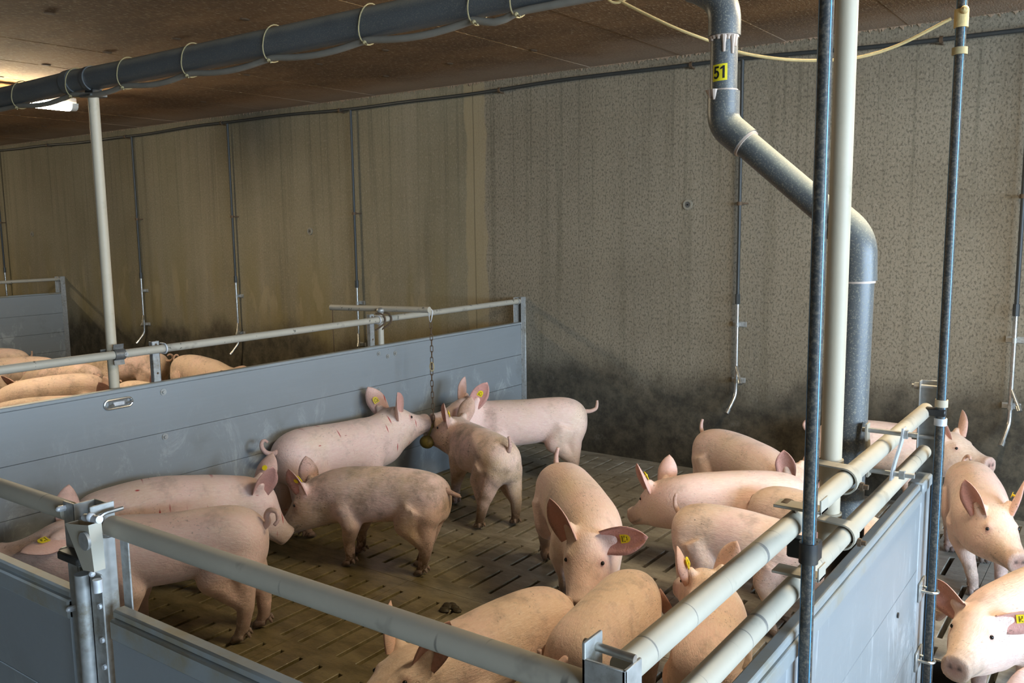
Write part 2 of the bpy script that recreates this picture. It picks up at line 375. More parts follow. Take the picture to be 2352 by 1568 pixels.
# slatted floor
SW, SP = .023, .12
ROWS = {'A': [(-.105,-.41),(-.497,-.78),(-.87,-1.16),(-1.25,-1.54),(-1.634,-1.923),(-2.015,-2.295),(-2.38,-2.648)],
        'B': [(-2.872,-3.14),(-3.25,-3.53),(-3.625,-3.9),(-4.0,-4.29),(-4.38,-4.67),(-4.76,-4.97)]}
def slat_panel(rows, ya, yb, name):
    # concrete element with real slots: chamfered rims and inner walls
    n = 10; ch = .0022; th = .09; g = .0015
    xs = [g]; 
    for i in range(n): c = SP*(i+.5); xs += [c-SW/2-ch, c+SW/2+ch]
    xs.append(SP*n-g)
    yy = [ya-g]
    for a, b in rows: yy += [a+ch, b-ch]
    yy.append(yb+g)
    m = MB(); nx, ny = len(xs), len(yy)
    vs = [(x,y,0) for y in yy for x in xs]; fs = []
    for j in range(ny-1):
        for i in range(nx-1):
            if i % 2 == 1 and j % 2 == 1: continue
            fs.append((j*nx+i, (j+1)*nx+i, (j+1)*nx+i+1, j*nx+i+1))
    m.add(vs, fs)
    for j in range(1,ny-1,2):
        for i in range(1,nx-1,2):
            x0,x1,y0,y1 = xs[i],xs[i+1],yy[j],yy[j+1]
            A = [(x0,y0,0),(x1,y0,0),(x1,y1,0),(x0,y1,0)]; B = [(x0+ch,y0-ch,-ch),(x1-ch,y0-ch,-ch),(x1-ch,y1+ch,-ch),(x0+ch,y1+ch,-ch)]
            Cc = [(p[0],p[1],-th) for p in B]
            m.add(A+B+Cc, [(0,1,5,4),(1,2,6,5),(2,3,7,6),(3,0,4,7),(4,5,9,8),(5,6,10,9),(6,7,11,10),(7,4,8,11)])
    x0,x1 = xs[0],xs[-1]
    m.add([(x0,ya-g,0),(x1,ya-g,0),(x1,yb+g,0),(x0,yb+g,0),(x0,ya-g,-th),(x1,ya-g,-th),(x1,yb+g,-th),(x0,yb+g,-th)], [(0,4,5,1),(1,5,6,2),(2,6,7,3),(3,7,4,0)])
    return m.mesh(name, M['slat'], 0)
fl = struct(MB().box((X0,Y0,-.62),(X1,0,-.55)).build('floor', M['pit'], None, 0))
pa = slat_panel(ROWS['A'], 0, -2.757, 'slat_panel'); pb = slat_panel(ROWS['B'], -2.757, -5.06, 'slat_panel')
for k in range(-12,8):
    for me, dx in ((pa,.07),(pb,.05)):
        o = link('slat_panel', me, fl); o.location = (1.2*k+dx-.06, 0, 0)
wk = MB().bbox((X0,Y0,-.12),(X1,-5.062,0), .004).build('walkway_slab', M['walk'], fl)

# ================================================================== LEFT PARTITION (x = 0)
bolt_m = MB().tube([(0,0,0),(.004,0,0)], .018, 16).tube([(.004,0,0),(.012,0,0)], .009, 6).mesh('bolt', M['galv'], 30)
def bolt(parent, p, rz=0., s=1.):
    o = link('bolt', bolt_m, parent); o.location = p; o.rotation_euler = (0,0,rz); o.scale = (s,s,s); return o
def ubolt(mb, c, r, axis, leg, ldir, t=.0045):
    # U-bolt round a rail: c centre, axis = rail axis, ldir = direction of the legs
    ax = np.array(axis, float); ld = np.array(ldir, float); sd = np.cross(ax, ld); c = np.array(c, float)
    pts = [c+sd*r+ld*leg]+[c+r*(math.cos(a)*sd-math.sin(a)*ld) for a in np.linspace(0, math.pi, 12)]+[c-sd*r+ld*leg]
    mb.tube(pts, t, 8)
def planks(parent, x0, x1, y0, y1, mat, top=1.0, axis='y', name='plank', n=4):
    h = top/n
    for i in range(n):
        a, b = h*i+.0008, h*(i+1)-.0008
        MB().bbox((x0,y0,a+.0),(x1,y1,b), .0016).build(name, mat, parent)
T = .018
def partition(px, y_end, label, mat, mat_cap, mat_rail, detail=True):
    pp = thing('pen_partition', label, 'partition', (px,y_end/2,0))
    planks(pp, px-T, px+T, y_end, -.03, mat)
    MB().bbox((px-T-.004,y_end,1.0),(px+T+.004,-.03,1.02), .004).build('top_cap', mat_cap, pp)
    MB().tube([(px,y_end+.02,1.192),(px,-.045,1.192)], .0215, 16).build('top_rail', mat_rail, pp)
    a = MB()   # wall channel
    a.bbox((px-.03,-.012,0),(px+.03,0,1.225), .002).bbox((px+T+.001,-.06,0),(px+T+.005,-.005,1.225), .001).bbox((px-T-.005,-.06,0),(px-T-.001,-.005,1.225), .001)
    a.build('wall_channel', M['galv'], pp)
    MB().bbox((px-.022,-.11,1.0),(px-.017,-.065,1.225), .001).build('rail_bracket', M['galv'], pp)
    for z in (.959,.708): bolt(pp, (px+T+.004,-.048,z), 0, .7)
    u = MB(); ubolt(u, (px,-.085,1.192), .025, (0,1,0), .03, (-1,0,0)); u.build('u_bolt', M['galv'], pp)
    return pp
lp = partition(0., -5.0, 'long grey plank partition with a galvanised top rail, flush handle and chain toy', M['plank'], M['cap'], M['rail_far'])
for y in (-3.335,-1.737):                        # struts carrying the rail
    s = MB(); s.bbox((-.028,y-.022,.70),(-.023,y+.022,1.232), .0015).bbox((-.05,y-.022,.70),(-.023,y-.018,1.232), .001).bbox((-.05,y+.018,.70),(-.023,y+.022,1.232), .001)
    so = s.build('rail_strut', M['galv'], lp)
    MB().tube([(-.0225,y+.002,1.062),(-.021,y+.002,1.062)], .006, 10).build('hole', M['rust'], so)
    MB().tube([(-.0225,y+.002,1.215),(-.021,y+.002,1.215)], .006, 10).build('hole', M['rust'], so)
    u = MB(); ubolt(u, (0,y+.035,1.192), .0255, (0,1,0), .035, (-1,0,0)); u.build('u_bolt', M['galv_b'], lp)
for y, z, s in ((-3.335,.966,1),(-3.342,.726,1),(-1.726,.967,.9),(-1.639,.938,.9),(-1.566,.95,.9),(-1.738,.721,.9),(-1.63,.985,.25)):
    bolt(lp, (T,y,z), 0, s)
# flush pull handle
h = MB(); yc, zc_ = -3.587,.949
stad = [(T+.004, yc+.052+.022*math.cos(t), zc_+.022*math.sin(t)) for t in np.linspace(-math.pi/2, math.pi/2, 10)]+[(T+.004, yc-.052+.022*math.cos(t), zc_+.022*math.sin(t)) for t in np.linspace(math.pi/2, 3*math.pi/2, 10)]
h.tube(stad, .006, 8, closed=True); hd = h.build('handle', M['steel'], lp)
MB().bbox((T,yc-.05,zc_-.018),(T+.003,yc+.05,zc_+.018), .001).build('handle_plate', M['galv_d'], hd)
MB().bbox((T+.002,yc-.03,zc_-.010),(T+.009,yc+.03,zc_+.010), .003).build('handle_grip', M['galv_b'], hd)
MB().tube([(T+.002,yc-.055,zc_-.012),(T+.018,yc-.03,zc_-.002)], .006, 8).build('handle_spring', M['steel'], hd)
MB().tube([(T+.002,yc+.045,zc_-.006),(T+.018,yc+.07,zc_+.002)], .006, 8).build('handle_spring', M['steel'], hd)
settle(lp)
# next partition, far left
fp = partition(-7.36, -4.9, 'distant dark grey plank partition beyond the crowded neighbouring pen', M['plank_d'], M['cap_d'], M['rail_far']); settle(fp)

# ================================================================== CEILING POSTS
def saddle(mb, c, r, axis, out, wdt=.05):        # half-round strap with two flat ears
    ax = np.array(axis, float); od = np.array(out, float); sd = np.cross(ax, od); c = np.array(c, float)
    pts = [c-sd*r]+[]
    prof = [c+sd*(r+.03)-od*.0]+[c+r*(math.cos(a)*sd+math.sin(a)*od) for a in np.linspace(0, math.pi, 12)]+[c-sd*(r+.03)]
    n = len(prof); vs = []
    for q in prof:
        rad = q-c; 
        for l in (-.5,.5): vs.append(q+ax*wdt*l)
    for k, q in enumerate(prof):
        nn = (q-c); nn = nn-ax*(nn@ax)
        nn = od if k in (0,n-1) else nn/np.linalg.norm(nn)
        for l in (-.5,.5): vs.append(q+nn*.005+ax*wdt*l)
    fs = []
    for k in range(n-1):
        a,b,c2,d = 2*k,2*k+1,2*k+3,2*k+2; fs += [(a,d,c2,b)]; o = 2*n; fs += [(o+a,o+b,o+c2,o+d),(a,b+0,o+b,o+a) if False else (a,o+a,o+d,d),(b,c2,o+c2,o+b)]
    fs += [(0,1,2*n+1,2*n),(2*n-2,4*n-2,4*n-1,2*n-1)]
    mb.add(vs, fs)
po = thing('support_pole', 'cream ceiling post rising beside the grey plank partition under the dark feed pipe', 'pole', (-.062,-3.555,0))
MB().tube([(-.062,-3.555,0),(-.062,-3.555,2.457)], .0255, 20).build('pole_tube', M['pole'], po)
s = MB(); saddle(s, (0,-3.555,1.192), .0225, (0,1,0), (1,0,0), .055); s.build('clamp', M['galv_d'], po)
MB().bbox((-.095,-3.60,1.165),(-.088,-3.51,1.215)).build('clamp_plate', M['galv_d'], po)
bolt(po, (.027,-3.53,1.192), 0, .6)
MB().bbox((-.11,-3.60,2.457),(-.01,-3.51,2.470)).build('head_plate', M['galv_d'], po)
settle(po)
po = thing('support_pole', 'thick cream post clamped to the double cream rails beside the yellow-numbered grey pipe', 'pole', (3.585,-3.835,0))
PX, PY = 3.592, -3.838
MB().tube([(PX,PY,1.03),(PX,PY,ZC)], .0245, 24).build('pole_tube', M['pole'], po)
for z in (1.224,1.092):
    c = MB()      # strap: flat bar wrapped round pole and rail
    r = .027
    loop = arc((3.651,PY+.0,z), r, -math.pi/2, math.pi/2, (1,0,0), (0,1,0), 12)
    for yy in (0,): pass
    vs = []; prof = [(3.575,PY-.075,z+.026),(3.63,PY-.085,z+.026)]+[(3.651+r*math.sin(t), PY-.09, z+r*math.cos(t)) for t in np.linspace(0, math.pi, 12)]
    wd = .04; n = len(prof)
    for q in prof: vs += [(q[0],q[1]-wd/2,q[2]),(q[0],q[1]+wd/2,q[2])]
    for k, q in enumerate(prof):
        nx, nz = (0,1) if k < 2 else (math.sin(np.linspace(0,math.pi,12)[k-2]), math.cos(np.linspace(0,math.pi,12)[k-2]))
        vs += [(q[0]+nx*.004,q[1]-wd/2,q[2]+nz*.004),(q[0]+nx*.004,q[1]+wd/2,q[2]+nz*.004)]
    fs = []; o2 = 2*n
    for k in range(n-1):
        a,b,c2,d = 2*k,2*k+1,2*k+3,2*k+2; fs += [(a,b,c2,d),(o2+a,o2+d,o2+c2,o2+b),(a,d,o2+d,o2+a),(b,o2+b,o2+c2,c2)]
    fs += [(0,o2,o2+1,1),(o2-2,o2-1,2*o2-1,2*o2-2)]
    c.add(vs, fs); co = c.build('strap_clamp', M['rail_r'], po)
    b = MB().tube([(3.677,PY-.085,z-.012),(3.70,PY-.085,z-.012)], .006, 8).tube([(3.682,PY-.085,z-.012),(3.69,PY-.085,z-.012)], .010, 6); b.build('clamp_bolt', M['rust'], po)
    MB().ring((PX,PY,z-.005), (0,0,1), .025, .029, .05, 20).build('collar', M['pole'], po)
settle(po)

# ================================================================== FEED LINE
FY, FZ, FR = -3.555, 2.546, .055
fe = thing('feed_pipe', 'thick dark pipe hung below the ceiling with a grey conduit tied along it', 'pipe', (1.5,FY,FZ-FR))
pts = [(-7.2,-3.555,2.38),(-1.05,-3.555,2.538),(-.24,FY,2.549),(.25,FY,2.546),(2.2,FY,2.550),(6.5,FY,2.555)]
fine = []
for a, b in zip(pts[:-1], pts[1:]):
    for t in np.linspace(0,1,8,endpoint=False): fine.append(np.array(a)*(1-t)+np.array(b)*t)
fine.append(np.array(pts[-1]))
MB().tube(fine, FR, 24).build('pipe_body', M['feedpipe'], fe)
MB().ring((-.24,FY,2.549), (1,0,.03), FR, FR+.006, .07, 28).build('coupling', M['feedpipe'], fe)
tx = [-.75,-.20,.26,.76,1.30,1.83,2.33,2.50]
cab = []
for x in np.linspace(-1.6,3.2,110):
    zz = np.interp(x, [q[0] for q in pts], [q[2] for q in pts])-FR-.010
    k = np.searchsorted(tx, x)
    if 0 < k < len(tx): t = (x-tx[k-1])/(tx[k]-tx[k-1]); zz -= .020*math.sin(math.pi*t)
    cab.append((x,FY-.022,zz))
MB().tube(cab, .0125, 10).build('conduit', M['cable'], fe)
for x in tx:
    z = np.interp(x, [q[0] for q in pts], [q[2] for q in pts]); g = MB()
    ring = [(x+.012*math.sin(t), FY+(FR+.004)*math.cos(t)-.010*max(0,-math.sin(t)), z-.008+(FR+.016)*math.sin(t)) for t in np.linspace(0, 2*math.pi, 28, endpoint=False)]
    g.tube(ring, .0026, 6, closed=True)
    g.sphere((x+.01,FY-.045,z-FR-.024), .008, 8, 6).tube([(x+.01,FY-.045,z-FR-.024),(x+.03,FY-.05,z-FR-.035)], .003, 6)
    g.build('tie', M['twine'], fe)
MB().ring((-.06,FY,2.546), (1,0,0), FR, FR+.006, .03, 28).build('hanger_strap', M['galv_d'], fe)
MB().bbox((-.10,FY-.02,2.47),(-.03,FY+.03,2.495)).build('saddle_block', M['black'], fe)
for x in (-5.0,4.4): MB().tube([(x,FY,2.60),(x,FY,ZC)], .005, 8).build('hanger_rod', M['galv_d'], fe)
settle(fe)

# drop pipe with number 51
dp = thing('drop_pipe', 'grey drop pipe with elbows and a yellow number sticker', 'pipe', (3.56,-3.55,0))
DY = -3.55; A = (3.183,DY); B = (3.560,DY)
R1, RS, R2 = .0375, .0445, .045
def bendpath(p0, p1, p2, rad, n=10):              # rounded corner
    p0,p1,p2 = map(lambda q: np.array(q,float), (p0,p1,p2)); d0 = (p0-p1)/np.linalg.norm(p0-p1); d1 = (p2-p1)/np.linalg.norm(p2-p1)
    a = p1+d0*rad; b = p1+d1*rad; return [tuple((1-t)**2*a+2*t*(1-t)*p1+t*t*b) for t in np.linspace(0,1,n)]
top = (3.183-.10,DY,2.50)
MB().tube([(3.085,DY,2.475)]+[(3.11,DY,2.465)]+bendpath((3.11,DY,2.465),(3.183,DY,2.42),(3.183,DY,2.3),.055)+[(3.183,DY,2.325)], RS, 28).build('upper_elbow', M['pipe'], dp)
MB().ring((3.183,DY,2.322), (0,0,1), R1, R1+.0025, .006, 28).build('glue_bead', M['glue'], dp)
MB().tube([(3.183,DY,2.40),(3.183,DY,2.10)], R1, 28).build('upper_pipe', M['pipe'], dp)
sl = (np.array((3.545,DY,1.775))-np.array((3.185,DY,2.085))); sl /= np.linalg.norm(sl)
c1 = np.array((3.185,DY,2.085)); c2 = np.array((3.560,DY,1.765))
sl = (c2-c1)/np.linalg.norm(c2-c1)
MB().tube([(3.184,DY,2.175),(3.184,DY,2.13)]+bendpath((3.184,DY,2.13),tuple(c1),tuple(c1+sl*.1),.03)+[tuple(c1+sl*.085)], RS, 28).build('middle_elbow', M['pipe'], dp)
MB().ring(c1+sl*.088, sl, R1, R1+.004, .008, 28).build('glue_bead', M['glue'], dp)
MB().tube([c1+sl*.03, c2-sl*.02], R1, 28).build('sloping_pipe', M['pipe'], dp)
MB().tube([c2-sl*.075, c2-sl*.04]+bendpath(c2-sl*.04, c2, c2-np.array((0,0,.05)),.045)+[(3.562,DY,1.655)], RS+.006, 28).build('lower_elbow', M['pipe'], dp)
MB().ring((3.561,DY,1.653), (0,0,1), R2, R2+.0025, .006, 28).build('glue_bead', M['glue'], dp)
MB().tube([(3.561,DY,1.70),(3.556,DY,.95)], R2, 28).build('lower_pipe', M['pipe'], dp)
MB().tube([(3.556,DY,1.0),(3.556,DY,.28)], R2+.004, 28).build('shadow_sleeve', M['black'], dp)  # added black sleeve stands in for the shadow on the pipe's lower end
# paint drips on the upper joint
dr = MB()
for a, ln in ((-2.2,.012),(-1.95,.008),(-1.6,.010),(-1.2,.045),(-.9,.012),(-.55,.05),(-2.6,.012),(-.3,.03)):
    q = [(3.183+(R1+.0005)*math.cos(a), DY+(R1+.0005)*math.sin(a), 2.322-t) for t in np.linspace(0,ln,5)]
    dr.tube(q, [.009,.007,.005,.005,.004], 8)
dr.build('glue_drip', M['glue'], dp)
dr = MB()
for a, ln in ((-2.1,.022),(-1.8,.028),(-2.35,.012)): dr.tube([(3.184+(RS+.0003)*math.cos(a), DY+(RS+.0003)*math.sin(a), 2.178-t) for t in np.linspace(0,ln,4)], [.010,.008,.006,.003], 8)
dr.ring((3.184,DY,2.177), (0,0,1), R1, R1+.002, .005, 28)
dr.build('glue_drip', M['glue'], dp)
# sticker wraps the pipe, facing the camera
a_mid = math.atan2(CAM[1]-DY, CAM[0]-3.183)-.30; half = .041/2/R1*1.02; z0s, z1s = 2.200, 2.245
st = MB(); n = 14; vs = []
for k in range(n+1):
    a = a_mid-half+2*half*k/n
    for z in (z0s,z1s): vs.append((3.183+(R1+.0008)*math.cos(a), DY+(R1+.0008)*math.sin(a), z+.0015*(1-2*k/n)*-1))
st.add(vs, [(2*k,2*k+2,2*k+3,2*k+1) for k in range(n)])
sk = st.build('number_sticker', M['yellow'], dp)
def glyph_mesh(polys):      # polygons in a 0..1 square, wrapped on the pipe as thin shapes
    m = MB()
    for poly in polys:
        q = []
        for (x, y) in poly:
            a = a_mid-half+2*half*x; q.append((3.183+(R1+.0016)*math.cos(a), DY+(R1+.0016)*math.sin(a), z0s+(z1s-z0s)*y+.0015*(2*x-1)))
        m.add(q, [tuple(range(len(q)))])
    return m
def stroke(pts, wd):
    out = []
    P = [np.array(p, float) for p in pts]
    L = []; Rr = []
    for i, p in enumerate(P):
        d = (P[min(i+1,len(P)-1)]-P[max(i-1,0)]); d /= np.linalg.norm(d); nn = np.array((-d[1],d[0])); L.append(p+nn*wd/2); Rr.append(p-nn*wd/2)
    return [[Rr[i],Rr[i+1],L[i+1],L[i]] for i in range(len(P)-1)]
g = []
g += [[(.16,.76),(.46,.76),(.46,.88),(.16,.88)], [(.13,.46),(.24,.46),(.27,.88),(.16,.88)]]
g += stroke([(.18,.50),(.24,.56),(.31,.575),(.38,.54),(.42,.46),(.43,.36),(.40,.26),(.34,.20),(.27,.185),(.20,.21),(.14,.29)], .115)
g += [[(.70,.13),(.83,.13),(.83,.88),(.72,.88),(.70,.84)], [(.55,.66),(.71,.73),(.71,.86),(.55,.77)]]
glyph_mesh(g).build('number_51', M['ink'], sk, 0)
# bracket holding the drop pipe to the rail: two bent plates with bolts, plus pipe strap
k = MB().ring((3.556,DY,1.155), (0,0,1), R2+.001, R2+.005, .022, 28)
k.build('pipe_strap', M['galv_d'], dp)
for off, mt in ((-.035,'rail_r'),(.038,'galv_b')):
    pr = [(3.651+off+(.010 if off>0 else -.006)*math.cos(math.pi*t), DY-.035+.085*(t-.5)*.0-.02*t, 1.285-.135*t) for t in np.linspace(0,1,9)]
    pl = MB(); vs = []
    for q in pr: vs += [(q[0],q[1]-.016,q[2]),(q[0],q[1]+.016,q[2]),(q[0]+.005,q[1]-.016,q[2]),(q[0]+.005,q[1]+.016,q[2])]
    fs = []
    for i in range(8):
        a = 4*i; fs += [(a,a+4,a+5,a+1),(a+2,a+3,a+7,a+6),(a,a+2,a+6,a+4),(a+1,a+5,a+7,a+3)]
    fs += [(0,1,3,2),(32,34,35,33)]
    pl.add(vs, fs).build('bracket_plate', M[mt], dp)
for z, y in ((1.268,DY-.036),(1.165,DY-.052)):
    MB().tube([(3.60,y,z),(3.735,y,z)], .0065, 10).tube([(3.699,y,z),(3.712,y,z)], .0125, 6).build('bracket_bolt', M['galv'], dp)
settle(dp)
# round tube feeder under the drop pipe
tf = thing('tube_feeder', 'dark round feeder bowl beneath the grey drop pipe', 'feeder', (3.50,-3.55,0))
m = MB(); n = 28; prof = [(.0,.02),(.19,.02),(.22,.10),(.225,.11),(.215,.115),(.18,.04),(.0,.04)]
vs = []; fs = []
for (r, z) in prof:
    for kk in range(n): t = 2*math.pi*kk/n; vs.append((3.44+max(r*.75,.001)*math.cos(t), -3.55+max(r*.75,.001)*math.sin(t), z))
for i in range(len(prof)-1):
    for kk in range(n): l = (kk+1)%n; fs.append((i*n+kk, i*n+l, (i+1)*n+l, (i+1)*n+kk))
m.add(vs, fs).build('bowl', M['black'], tf)
MB().tube([(3.45,-3.55,.04),(3.45,-3.55,.27)], .03, 16).bbox((3.40,-3.60,.0),(3.50,-3.50,.04)).build('feed_valve', M['black'], tf)
settle(tf)

# ================================================================== RIGHT PARTITION (x = 3.651)
RX = 3.651; RY0, RY1 = -4.985, -3.01
rp = thing('pen_partition', 'pale blue-grey plank partition with two cream rails beside the walkway', 'partition', (RX,-4.0,0))
planks(rp, RX-T, RX+T, RY0, -3.152, M['plank_r'])
MB().bbox((RX-T-.002,-3.147,0),(RX+T+.002,RY1,1.0), .003).build('end_board', M['plank_r'], rp)
c = MB()       # cap: stepped moulding
c.bbox((RX-.020,RY0,.965),(RX+.024,-3.152,1.0), .004).bbox((RX-.012,RY0,1.0),(RX+.018,-3.152,1.02), .006)
c.build('top_cap', M['cap_r'], rp)
MB().bbox((RX-.020,-3.147,.985),(RX+.026,RY1,1.022), .005).build('end_cap', M['cap_r'], rp)
MB().tube([(RX,-4.985,1.226),(RX,-3.03,1.226)], .0215, 24).build('top_rail', M['rail_r'], rp)
MB().tube([(RX,-4.985,1.092),(RX,-3.03,1.092)], .0215, 24).build('lower_rail', M['rail_r'], rp)
ch = MB().bbox((RX-.028,-3.005,.0),(RX-.024,-2.972,1.31),.001).bbox((RX+.024,-3.005,.0),(RX+.028,-2.972,1.31),.001).bbox((RX-.028,-2.974,.0),(RX+.028,-2.970,1.31),.001)
ch.build('end_channel', M['galv'], rp)
for z in (1.292,1.13): MB().tube([(RX-.052,-2.99,z),(RX+.040,-2.99,z)], .006, 10).tube([(RX-.044,-2.99,z),(RX-.029,-2.99,z)], .012, 6).build('channel_bolt', M['galv'], rp)
for z in (1.262,1.205):
    MB().ring((RX+.052,-3.085,z), (0,0,1), .0146, .0185, .022, 20).build('pipe_clip', M['pole' if z > 1.23 else 'galv_b'], rp)
for y, z in ((-3.083,.669),(-3.15,.441)):
    u = MB(); ubolt(u, (RX+.052,-3.09,z), .019, (0,0,1), .036, (-1,0,0)); u.build('u_bolt', M['steel'], rp)
    MB().bbox((RX+T+.003,-3.135,z-.03),(RX+T+.009,-3.045,z+.03)).build('u_bolt_plate', M['galv'], rp)
for y, z in ((-4.15,.62),(-3.4,.70)): MB().tube([(RX+T,y,z),(RX+T+.004,y,z)], .008, 10).build('rivet', M['black'], rp)
settle(rp)
# hanging pipes with blue stripe
def striped(label, x, y, z0, z1, ang, r=.0138):
    t = thing('hanging_water_pipe', label, 'pipe', (x,y,z0))
    MB().tube([(x,y,z0),(x,y,z1)], r, 20).build('pipe_body', M['hose'], t)
    for a in (ang, ang-1.75):
        s = MB(); s.add([(x+(r+.0005)*math.cos(b), y+(r+.0005)*math.sin(b), z) for z in (z0,z1) for b in (a-.07,a+.07)], [(0,1,3,2)])
        s.build('blue_stripe', M['stripe'], t, 0)
    return t
hx, hy = RX+.040, -4.325
t1 = striped('dusty black pipe with a blue stripe clipped to the rails before the cream post', hx, hy, .05, ZC, -.62, .0132)
for z, zz in ((1.262,0),(1.128,0)):
    b = MB()      # hook strap from pipe over the rail
    b.bbox((RX-.035,hy+.012,z-.004),(hx+.018,hy+.055,z+.002),.001).bbox((hx+.014,hy+.012,z-.004),(hx+.018,hy+.055,z+.024),.001)
    b.build('hook_strap', M['rail_r'], t1)
MB().ring((RX-.020,hy+.045,1.24), (0,1,0), .020, .025, .03, 16, -2.4, .6).build('hook_end', M['rust'], t1)
MB().bbox((hx-.045,hy+.006,1.165),(hx+.016,hy+.034,1.205),.003).build('clip_block', M['black'], t1)
MB().ring((hx,hy,1.185), (0,0,1), .0135, .018, .04, 20).build('clip_ring', M['black'], t1)
settle(t1)
hx2, hy2 = RX+.052, -3.085
t2 = striped('black pipe with a blue stripe fixed to the partition end by steel U-bolts', hx2, hy2, .02, 2.44, -.75, .0145)
MB().bbox((hx2-.045,hy2-.016,1.222),(hx2+.014,hy2+.016,1.245),.003).build('clip_block', M['black'], t2)
MB().ring((hx2,hy2,2.29), (0,0,1), .0145, .021, .02, 16).build('twine_wrap', M['twine'], t2)
MB().ring((hx2,hy2,2.38), (0,0,1), .0145, .0195, .05, 16).sphere((hx2+.01,hy2-.018,2.40), .012, 8, 6).build('rope_knot', M['rope'], t2)
MB().tube([(hx2,hy2,2.42),(hx2+.006,hy2,2.5),(hx2-.004,hy2,ZC)], [.013,.009,.007], 8).build('rope_hanger', M['rope'], t2)
settle(t2)
# rope
rpts = [(2.66,-3.50,2.59),(2.793,-3.45,2.5),(2.947,-3.4,2.41),(3.054,-3.35,2.359),(3.131,-3.3,2.324),(3.235,-3.25,2.3),(3.325,-3.2,2.292),(3.428,-3.16,2.292),(3.54,-3.12,2.32),(3.679,-3.1,2.381)]
def catmull(P, n=8):
    P = [np.array(p,float) for p in P]; P = [2*P[0]-P[1]]+P+[2*P[-1]-P[-2]]; out = []
    for i in range(1,len(P)-2):
        for t in np.linspace(0,1,n,endpoint=False):
            a,b,c,d = P[i-1:i+3]; out.append(.5*((2*b)+(-a+c)*t+(2*a-5*b+4*c-d)*t*t+(-a+3*b-3*c+d)*t**3))
    out.append(P[-2]); return out
rope = MB().tube(catmull(rpts), .0048, 8)
lc = np.array((2.80,-3.46,2.535)); rope.tube([lc+.045*(math.cos(t)*np.array((.8,.5,.2))+math.sin(t)*np.array((.1,-.2,.95))) for t in np.linspace(0,2*math.pi,24,endpoint=False)], .0042, 8, closed=True)
tag(rope.build('rope', M['rope']), 'sagging yellow rope tied to the hanging black pipe below the ceiling', 'rope')

# ================================================================== FRONT GATES (y = -5.011)
GY = -5.011
def front_gate(xa, xb, label, rails=True):
    g = thing('pen_gate', label, 'gate', ((xa+xb)/2,GY,0))
    for i in range(4):
        MB().bbox((xa,GY-T,.25*i+.0008),(xb,GY+T,.25*i+.2492), .0016).build('plank', M['plank_d'], g)
    c = MB().bbox((xa,GY-T-.004,.955),(xb,GY+T+.004,1.0), .004).bbox((xa,GY-T+.004,1.0),(xb,GY+T-.002,1.02), .005)
    c.build('top_cap', M['cap_d'], g)
    MB().tube([(xa+.0,GY,1.199),(xb,GY,1.199)], .0215, 24).build('top_rail', M['rail_front'], g)
    return g
g1 = front_gate(.03, 2.286, 'dark grey gate with a dusty rail left of the latched channel post'); settle(g1)
g2 = front_gate(2.455, 3.614, 'dark grey gate with a beige rail between the latched post and the bright corner bracket')
MB().bbox((3.614,GY-.020,.0),(3.619,GY+.026,1.272),.001).bbox((3.614,GY-.020,.0),(3.678,GY-.015,1.250),.001).bbox((3.673,GY-.020,.0),(3.678,GY+.026,1.250),.001).build('corner_channel', M['galv'], g2)
MB().tube([(3.600,GY+.010,1.256),(3.676,GY+.010,1.254)], .006, 12).build('corner_bolt', M['steel'], g2)
settle(g2)
gp = thing('gate_post', 'steel channel gate post with a dirty zinc latch and bolts', 'post', (2.37,GY,0))
MB().bbox((2.284,GY-.013,0),(2.330,GY-.008,1.226),.001).bbox((2.326,GY-.013,0),(2.331,GY+.037,1.226),.001).bbox((2.326,GY+.033,0),(2.398,GY+.037,1.226),.001).build('left_channel', M['galv'], gp)
MB().tube([(2.386,GY-.034,0),(2.386,GY-.034,1.09)], .017, 20).build('hinge_tube', M['galv'], gp)
MB().bbox((2.404,GY-.030,0),(2.409,GY+.030,1.215),.001).bbox((2.404,GY-.030,0),(2.452,GY-.026,1.10),.001).build('right_channel', M['galv'], gp)
MB().bbox((2.412,GY-.024,1.170),(2.417,GY+.030,1.238),.001).bbox((2.440,GY+.023,.75),(2.470,GY+.027,1.185),.001).build('strike_plate', M['galv'], gp)
l = MB()       # tapered, open-topped latch box
o_ = [(2.385,GY-.062,1.208),(2.478,GY-.062,1.222),(2.478,GY-.034,1.222),(2.385,GY-.034,1.208),(2.440,GY-.060,1.118),(2.484,GY-.060,1.124),(2.484,GY-.036,1.124),(2.440,GY-.036,1.118)]
l.add(o_, [(0,1,5,4),(1,2,6,5),(2,3,7,6),(3,0,4,7),(4,5,6,7)])
l.build('latch_box', M['rail_front'], gp, 20)
MB().tube([(2.435,GY-.045,1.226),(2.492,GY-.045,1.232)], .008, 12).sphere((2.462,GY-.047,1.232),.010,10,8).build('latch_bolt', M['galv_b'], gp)
MB().tube([(2.468,GY-.069,1.188),(2.468,GY-.063,1.188)], .019, 20).build('latch_disc', M['galv'], gp)
MB().tube([(2.455,GY-.040,1.095),(2.456,GY-.040,1.068)], .010, 12).build('latch_pin', M['galv_b'], gp)
MB().sphere((2.444,GY-.044,1.106),.007,8,6).build('latch_ball', M['galv_b'], gp)
MB().bbox((2.318,GY-.052,1.112),(2.400,GY-.018,1.132), .004).build('hinge_block', M['black'], gp)
for x, z in ((2.292,1.212),(2.290,1.118),(2.300,.985)): MB().tube([(x,GY-.026,z),(x,GY-.013,z)], .007, 6).sphere((x,GY-.027,z),.006,8,6).build('bolt_head', M['galv_b'], gp)
for x, z in ((2.442,1.03),(2.442,.955),(2.442,.895)): MB().tube([(x,GY-.035,z),(x,GY-.030,z)], .006, 8).build('rivet', M['galv_b'], gp)
